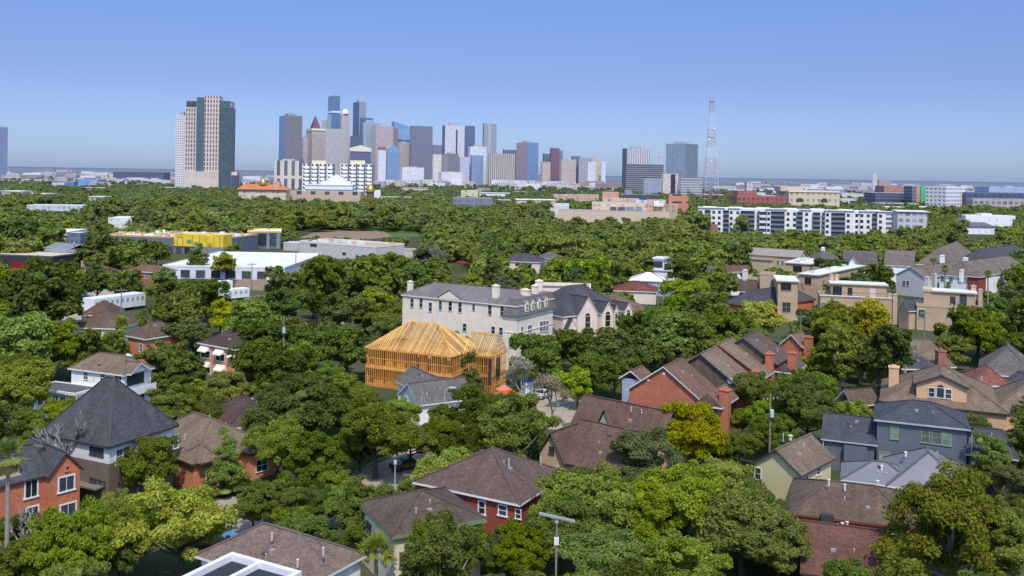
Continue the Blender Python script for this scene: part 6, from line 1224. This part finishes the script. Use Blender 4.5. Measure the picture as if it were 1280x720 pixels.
def strip(name, pts, wd, mat, z=.006, kerb=True):
    p = [P(*q) for q in pts]; mb = MB(); kb = MB(); L, Rr_ = [], []
    for i in range(len(p)):
        d = (p[min(i + 1, len(p) - 1)] - p[max(i - 1, 0)]).normalized(); n = Vector((-d.y, d.x, 0)); L.append(p[i] + n * wd / 2); Rr_.append(p[i] - n * wd / 2)
    up = Vector((0, 0, z))
    for i in range(len(p) - 1):
        mb.poly([L[i] + up, Rr_[i] + up, Rr_[i + 1] + up, L[i + 1] + up])
        for a, b_ in ((L[i], L[i + 1]), (Rr_[i], Rr_[i + 1])): kb.bar(a + Vector((0, 0, .06)), b_ + Vector((0, 0, .06)), .18, .13)
    tag(mb.build(name, mat), kind='structure')
    if kerb: tag(kb.build('kerb', plain((.42, .38, .33), .9)), kind='structure')
    for i in range(len(p) - 1):
        n = max(1, int((p[i + 1] - p[i]).length / 4))
        for k in range(n): q = p[i].lerp(p[i + 1], k / n); foot(q.x, q.y, wd / 2)
strip('road', [(415, 660), (440, 628), (480, 596), (530, 566), (600, 540), (680, 522), (760, 505)], 8.5, CONC)
strip('road', [(690, 535), (720, 524), (760, 512)], 13, CONC, .012, False)
strip('footpath', [(250, 700), (290, 640), (312, 605)], 2.6, CONC, .01, False)
strip('driveway', [(308, 690), (300, 650), (285, 622)], 5, CONC, .014, False)
strip('driveway', [(318, 628), (338, 612), (372, 596)], 3, CONC, .016, False)
strip('road', [(90, 400), (112, 374), (150, 356), (230, 346), (340, 344)], 9, CONC, .008, False)
def patch(name, pts, mat, z=.02): tag(MB().poly([P(x, y, 0) + Vector((0, 0, z)) for x, y in pts]).build(name, mat), kind='structure')
patch('lawn', [(434, 298), (525, 296), (515, 283), (440, 285)], LAWN); patch('dirt_field', [(375, 297), (432, 302), (490, 296), (480, 289), (400, 288)], DIRT, .026); patch('dirt_lot', [(292, 362), (340, 364), (350, 340), (300, 338)], DIRT, .03); patch('lawn', [(255, 650), (310, 625), (330, 600), (290, 600), (240, 630)], LAWN, .012); patch('lawn', [(440, 592), (490, 572), (480, 562), (430, 580)], LAWN, .022); patch('lawn', [(745, 492), (765, 486), (756, 477), (740, 480)], LAWN, .024); patch('lawn', [(705, 536), (722, 534), (718, 528), (702, 530)], LAWN, .034); patch('dirt_yard', [(618, 505), (650, 488), (700, 486), (726, 508), (705, 538), (650, 534)], plain((.36, .29, .22), .95, .2, scale=.4), .03); patch('parking_lot', [(262, 350), (350, 340), (345, 332), (262, 338)], ASPH, .032)
keep(P(475, 290).y, (436, 285, 522, 296)); keep(P(410, 290).y, (376, 287, 485, 291)); keep(P(320, 350).y, (300, 342, 345, 362)); keep(P(715, 520).y - 4, (690, 516, 745, 534)); keep(P(480, 590).y - 4, (458, 574, 518, 602)); keep(P(280, 640).y, (236, 618, 306, 638))
# hedge and fence in the left middle
p = P(316, 484, 0); e = thing('hedge', 'long clipped green hedge in the garden below the awning house', 'hedge', (p.x, p.y, 0), .25)
nq = 5000; c = np.stack([rng.uniform(-7, 7, nq), rng.uniform(-.9, .9, nq), rng.uniform(.1, 2.3, nq)], 1); me = mesh_quads('foliage', c, np.stack([rng.normal(size=nq) * .5, c[:, 1] * 1.2 + rng.normal(size=nq) * .4, (c[:, 2] - .8) + rng.normal(size=nq) * .4], 1), rng.uniform(.1, .2, nq), .65, [leaves()]); o = bpy.data.objects.new('foliage', me); COL.objects.link(o); o.parent = e; o.color = (.075, .14, .02, 1)
p = P(338, 492, 0); e = thing('fence', 'grey plank fence at the right end of the hedge', 'fence', (p.x, p.y, 0), .9)
for k in range(7): MB().box(k * 1.4, -.08, 0, k * 1.4 + .12, .04, 2.2).build('post', POLE, e)
mb = MB()
for k in range(34): mb.box(k * .25, -.12, .05, k * .25 + .21, -.08, 2.1 + .03 * (k % 3))
mb.build('plank_panel', plain((.22, .2, .19), .9, .2), e)
landmark('the clipped hedge', 312, 484, 30, P(316, 484).y)
# ---------------------------------------------------------------- trees seen one by one
HT = [ # px, py, width, kind, colour
 (48,376,112,'broad','D'),(22,436,92,'round','B'),(64,428,78,'round','M'),(108,437,58,'ragged','O'),(96,347,30,'bush','Y'),(122,352,46,'round','D'),(150,358,38,'round','M'),(122,312,46,'round','D'),(160,312,48,'broad','D'),(196,314,36,'round','M'),(22,300,70,'broad','D'),(60,298,46,'round','M'),(246,328,20,'upright','M'),(283,330,32,'round','Y'),(214,378,62,'round','M'),(250,372,56,'round','D'),(205,404,58,'pine','O'),(238,404,66,'ragged','O'),(165,344,26,'round','Y'),(142,438,44,'round','B'),(206,448,58,'round','D'),(232,470,56,'ragged','M'),(340,424,92,'broad','D'),(352,470,74,'round','D'),(312,398,66,'round','M'),(276,396,42,'round','Y'),(314,450,46,'round','D'),(392,436,76,'broad','D'),(434,440,62,'round','M'),(400,362,78,'ragged','O'),(348,354,44,'ragged','O'),(436,356,60,'broad','D'),(474,352,62,'round','M'),(541,322,42,'round','G'),(505,345,50,'round','M'),(455,392,60,'broad','D'),(420,398,58,'round','M'),(488,412,40,'round','O'),
 (28,486,92,'round','B'),(22,528,64,'round','M'),(186,586,88,'round','M'),(226,662,148,'broad','Y'),(98,692,104,'round','M'),(36,708,88,'ragged','M'),(14,672,50,'round','O'),(148,642,52,'round','M'),(150,690,70,'round','M'),(282,580,42,'conical','B'),(348,630,62,'round','D'),(366,634,58,'round','D'),(316,642,46,'round','M'),(205,482,40,'round','M'),(230,492,46,'bush','M'),(252,488,44,'round','B'),(272,482,40,'ragged','O'),(384,516,118,'broad','D'),(430,496,84,'round','M'),(470,536,104,'round','M'),(402,566,92,'broad','D'),(352,566,66,'round','M'),(346,508,56,'round','D'),(330,540,50,'round','D'),
 (548,547,80,'broad','D'),(600,522,98,'broad','D'),(640,528,70,'broad','D'),(514,552,54,'round','M'),(551,604,84,'round','B'),(516,615,50,'round','B'),(588,558,60,'bush','B'),(586,480,38,'conical','O'),(676,450,64,'round','D'),(716,442,72,'broad','D'),(760,440,84,'broad','D'),(806,444,72,'broad','D'),(842,422,72,'round','M'),(792,418,52,'round','D'),(824,410,48,'round','M'),(846,396,56,'round','M'),(722,484,48,'round','B'),(768,470,54,'round','D'),(742,462,46,'round','M'),
 (866,556,98,'round','Y'),(798,584,88,'ragged','G'),(740,640,116,'round','B'),(800,648,112,'broad','B'),(858,634,108,'round','B'),(928,660,138,'broad','M'),(972,690,88,'round','D'),(704,668,98,'round','M'),(664,690,74,'round','B'),(850,706,118,'broad','B'),(764,706,96,'round','M'),(690,616,56,'round','D'),(640,700,60,'round','D'),(908,604,60,'round','M'),(900,574,52,'round','D'),
 (942,496,60,'round','M'),(988,520,54,'round','D'),(1004,484,50,'round','M'),(1050,452,64,'ragged','O'),(1030,490,40,'round','M'),(1026,448,44,'round','B'),(1010,516,76,'round','D'),(960,544,56,'round','D'),(925,560,44,'round','D'),(928,528,38,'round','M'),(1042,416,84,'ragged','O'),(1076,448,50,'ragged','O'),(1022,464,40,'round','M'),(1098,474,36,'round','B'),(1222,414,80,'broad','M'),(1244,412,58,'round','B'),(1188,440,40,'round','M'),(1262,440,56,'round','M'),(1270,536,34,'round','B'),(1268,606,60,'round','G'),(1190,656,164,'pine','O'),(1244,700,96,'ragged','M'),(1124,706,74,'pine','M'),(1262,650,62,'ragged','O'),
 (538,694,68,'round','B',4.8),(676,650,54,'round','M'),(652,676,40,'round','D'),(585,694,62,'round','M'),(622,694,56,'round','D'),(948,400,54,'round','Y'),(930,414,46,'round','B'),(1018,404,38,'round','D'),(1074,362,62,'broad','D'),(1040,342,40,'round','D'),(922,328,42,'round','D'),(886,392,70,'round','M'),(905,414,66,'round','M'),(862,372,56,'round','B'),(870,432,64,'round','M'),(918,440,58,'round','M'),(942,432,46,'round','D'),(1066,398,44,'round','Y'),(1092,404,40,'round','B'),(1010,430,44,'round','M'),(888,360,46,'round','M'),(860,342,46,'round','D'),
 (418,606,58,'round','M'),(392,628,54,'round','D'),(432,634,44,'round','M'),(372,650,44,'round','B'),(450,566,40,'round','D'),
 (640,420,1,'bush','M')]
for q in HT[:-1]: tree_at(*q)
pb = P(1084, 503, 0); cr_m = tree_mesh('ragged', 1, 0)[0]; e = thing('tree', 'dark-trunked tree leaning right between the shed and the peach house chimney', 'tree', (pb.x, pb.y, 0)); tp = Q(1110, 436, pb.y + 1); rel = Vector((tp.x - pb.x, 1, tp.z))
MB().tube([(0, 0, -.2), rel * .3 + Vector((-.2, 0, 0)), rel * .65, rel], [.5, .42, .32, .16], 9).tube([rel * .6, rel * .75 + Vector((1.6, 0, .2)), rel * .9 + Vector((2.6, .4, .6))], [.2, .14, .06], 6).build('trunk', plain((.025, .022, .022), .9), e)
o = bpy.data.objects.new('crown', cr_m); COL.objects.link(o); o.parent = e; q_ = 38 * pb.y / F / 4.4; o.scale = (q_, q_, q_ * .9); o.location = rel - Vector((0, 0, 5.2 * q_)); o.color = (.075, .115, .012, 1); foot(pb.x, pb.y, 2); landmark('the leaning dark trunk', 1092, 480, 12, pb.y)
bare_tree('leafless grey tree before the huge charcoal hip roof', 74, 637, 60, 13.5); bare_tree('leafless grey shrub in the bottom left trees', 30, 742, 40, 9); bare_tree('half bare grey tree behind the leaning dark trunk', 1128, 492, 30, 11)
bare_tree('pale blossoming tree beside the timber house frame', 652, 505, 40, 9, (.42, .40, .30)); bare_tree('tan blossoming tree on the cul-de-sac corner', 690, 533, 44, 9, (.42, .34, .20)); bare_tree('white-flecked shrub tree near the brick chimney house', 1140, 478, 34, 8, (.34, .33, .26)); bare_tree('tall pale-tipped tree in front of the long slate-roofed woods', 540, 352, 40, 14, (.26, .30, .18))
fan_palm('fan_palm', 'fan palm with an orange skirt of dead fronds at the picture edge', 10, 570, 56, 13, True, 'the skirted fan palm'); fan_palm('fan_palm', 'short fan palm before the cream house with green fascia', 470, 690, 60, 5.0, False, 'the short fan palm'); fan_palm('fan_palm', 'shaggy fan palm beside the long grey-brown roof', 151, 405, 26, 8, True)
fan_palm('fan_palm', 'slim tall palm with pale green head among the grey roofs', 1167, 326, 13, 17, False); fan_palm('fan_palm', 'slim tall palm with a tawny head beside the first palm', 1181, 335, 13, 15, True); fan_palm('fan_palm', 'slim palm with two dead brown heads near the roof terrace', 1235, 342, 13, 15, True)
n1 = fill_trees(66, 150, 6000, 2.6, 5.2, 70); n2 = fill_trees(150, 300, 9000, 3.6, 6.2, 105)
print('filled', n1, n2, 'trees', len(TREES))
recs = place_trees()
# the far wood: too many to count, one object scattered over its ground
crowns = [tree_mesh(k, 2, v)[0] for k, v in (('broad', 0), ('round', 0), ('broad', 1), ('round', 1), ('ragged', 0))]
src = []
for r in recs:
    for ch in r[0].children:
        if ch.name.startswith('crown') and ch.data in crowns and ch.data not in [s.data for s in src]: src.append(ch)
rr = random.Random(3); pts, scl = [], []; cell = {}
tree_xy = [(t[0], t[1], t[2]) for t in TREES if t[1] > 240]
def wood(y0, y1, sp, rmin, rmax):
    y = y0
    while y < y1:
        hwid = y * .6; x = -hwid
        while x < hwid:
            X, Y = x + rr.uniform(-.42, .42) * sp, y + rr.uniform(-.42, .42) * sp; Rr = rr.uniform(rmin, rmax)
            cx, cy = proj((X, Y, Rr * 1.1)); rx = Rr * F / Y
            if math.sin(X * .021 + 1.3 * math.sin(Y * .011)) + math.sin(Y * .017 + 2 + 1.1 * math.sin(X * .013)) > 1.45 and Y > 420: x += sp; continue
            ok = clear_of(cx, cy, rx, Y) and off_foot(X, Y, .3 * Rr) and all((X - a) ** 2 + (Y - b_) ** 2 > (.7 * (Rr + c_)) ** 2 for a, b_, c_ in (tree_xy if Y < 330 else ()))
            if ok and not (Y > 1100 and rr.random() < min(.55, (Y - 1100) / 1600)): pts.append((X, Y, 0)); scl.append(Rr / 5)
            x += sp
        y += sp
wood(290, 520, 8.6, 2.8, 7.4); wood(520, 1000, 9.8, 3.0, 8.2); wood(1000, 1500, 13, 3.5, 7.5); wood(1500, 2400, 27, 4, 6.5)
me = bpy.data.meshes.new('woodland'); me.from_pydata(pts, [], []); at = me.attributes.new('size', 'FLOAT', 'POINT'); at.data.foreach_set('value', scl)
wo = bpy.data.objects.new('woodland', me); COL.objects.link(wo); tag(wo, 'continuous belt of treetops between the houses and the skyline', None, None, 'stuff'); wo.color = (.205, .270, .030, 1)
ng = bpy.data.node_groups.new('scatter_trees', 'GeometryNodeTree'); ng.interface.new_socket('Geometry', in_out='INPUT', socket_type='NodeSocketGeometry'); ng.interface.new_socket('Geometry', in_out='OUTPUT', socket_type='NodeSocketGeometry')
N = ng.nodes; Lk = ng.links.new; gi, go = N.new('NodeGroupInput'), N.new('NodeGroupOutput'); iop = N.new('GeometryNodeInstanceOnPoints'); jn = N.new('GeometryNodeJoinGeometry')
for s_ in src:
    oi = N.new('GeometryNodeObjectInfo'); oi.inputs['Object'].default_value = s_; oi.inputs['As Instance'].default_value = False; oi.transform_space = 'ORIGINAL'
    gti = N.new('GeometryNodeGeometryToInstance'); Lk(oi.outputs['Geometry'], gti.inputs[0]); Lk(gti.outputs[0], jn.inputs[0])
rv = N.new('FunctionNodeRandomValue'); rv.data_type = 'FLOAT_VECTOR'; rv.inputs[0].default_value = (0, 0, 0); rv.inputs[1].default_value = (.1, .1, 6.28)
na = N.new('GeometryNodeInputNamedAttribute'); na.data_type = 'FLOAT'; na.inputs['Name'].default_value = 'size'
Lk(gi.outputs[0], iop.inputs['Points']); Lk(jn.outputs[0], iop.inputs['Instance']); iop.inputs['Pick Instance'].default_value = True
ri = N.new('FunctionNodeRandomValue'); ri.data_type = 'INT'
for s_ in ri.inputs:
    if s_.type == 'INT' and s_.name == 'Max': s_.default_value = max(0, len(src) - 1)
    if s_.type == 'INT' and s_.name == 'Min': s_.default_value = 0
    if s_.name == 'Seed': s_.default_value = 4
Lk([o_ for o_ in ri.outputs if o_.type == 'INT'][0], iop.inputs['Instance Index']); Lk(rv.outputs[0], iop.inputs['Rotation']); Lk(na.outputs[0], iop.inputs['Scale']); Lk(iop.outputs[0], go.inputs[0])
wo.modifiers.new('scatter', 'NODES').node_group = ng
print('wood', len(pts), 'sources', len(src), 'objects', len(bpy.data.objects))
# ---------------------------------------------------------------- light
SUN_EL, SUN_AZ = 56.0, Vector((.15, -.99, 0)).normalized()
sd = bpy.data.lights.new('sun', 'SUN'); sd.energy = 3.4; sd.angle = R(.5); sd.color = (1.0, .94, .855); so = bpy.data.objects.new('sun', sd); COL.objects.link(so)
sv = Vector((SUN_AZ.x * math.cos(R(SUN_EL)), SUN_AZ.y * math.cos(R(SUN_EL)), math.sin(R(SUN_EL)))); so.rotation_euler = sv.to_track_quat('Z', 'Y').to_euler(); so.location = (0, 0, 300)
SKY0, SKY1, SKYM, SKYFILL = (.56, .745, 1.33), (.55, .62, .98), (.64, .74, 1.12), (2.5, 2.5, 2.5)
wd = bpy.data.worlds.new('World'); S.world = wd; wd.use_nodes = True; nt = wd.node_tree; nt.nodes.clear()
sky = nt.nodes.new('ShaderNodeTexSky'); sky.sky_type = 'NISHITA'; sky.sun_disc = False; sky.sun_elevation = R(SUN_EL); sky.sun_rotation = math.atan2(SUN_AZ.x, SUN_AZ.y); sky.altitude = 40; sky.air_density = 1.0; sky.dust_density = .6; sky.ozone_density = 2.0
tc = nt.nodes.new('ShaderNodeTexCoord'); sx = nt.nodes.new('ShaderNodeSeparateXYZ'); rp = nt.nodes.new('ShaderNodeValToRGB'); mx = nt.nodes.new('ShaderNodeMix'); mx.data_type = 'RGBA'; mx.blend_type = 'MULTIPLY'; mx.inputs['Factor'].default_value = 1
nt.links.new(tc.outputs['Generated'], sx.inputs[0]); nt.links.new(sx.outputs['Z'], rp.inputs[0]); cr = rp.color_ramp   # bluer near the horizon than the bare model; brightened overhead as added fill light
for pos, c in ((0.0, SKY0), (.10, SKY1), (.186, SKYM), (.5, SKYFILL)):
    el = cr.elements[0] if pos == 0 else (cr.elements[-1] if pos == .5 else cr.elements.new(pos)); el.position = pos; el.color = (*c, 1)
nt.links.new(sky.outputs[0], mx.inputs[6]); nt.links.new(rp.outputs[0], mx.inputs[7])
bg = nt.nodes.new('ShaderNodeBackground'); bg.inputs[1].default_value = .12; ow = nt.nodes.new('ShaderNodeOutputWorld'); nt.links.new(mx.outputs[2], bg.inputs[0]); nt.links.new(bg.outputs[0], ow.inputs[0])
S.view_settings.view_transform = 'Standard'; S.view_settings.look = 'None'; S.view_settings.exposure = 0; S.view_settings.gamma = 1
S.cycles.max_bounces = 5; S.cycles.diffuse_bounces = 3; S.cycles.transmission_bounces = 3; S.cycles.transparent_max_bounces = 4; S.cycles.use_denoising = True
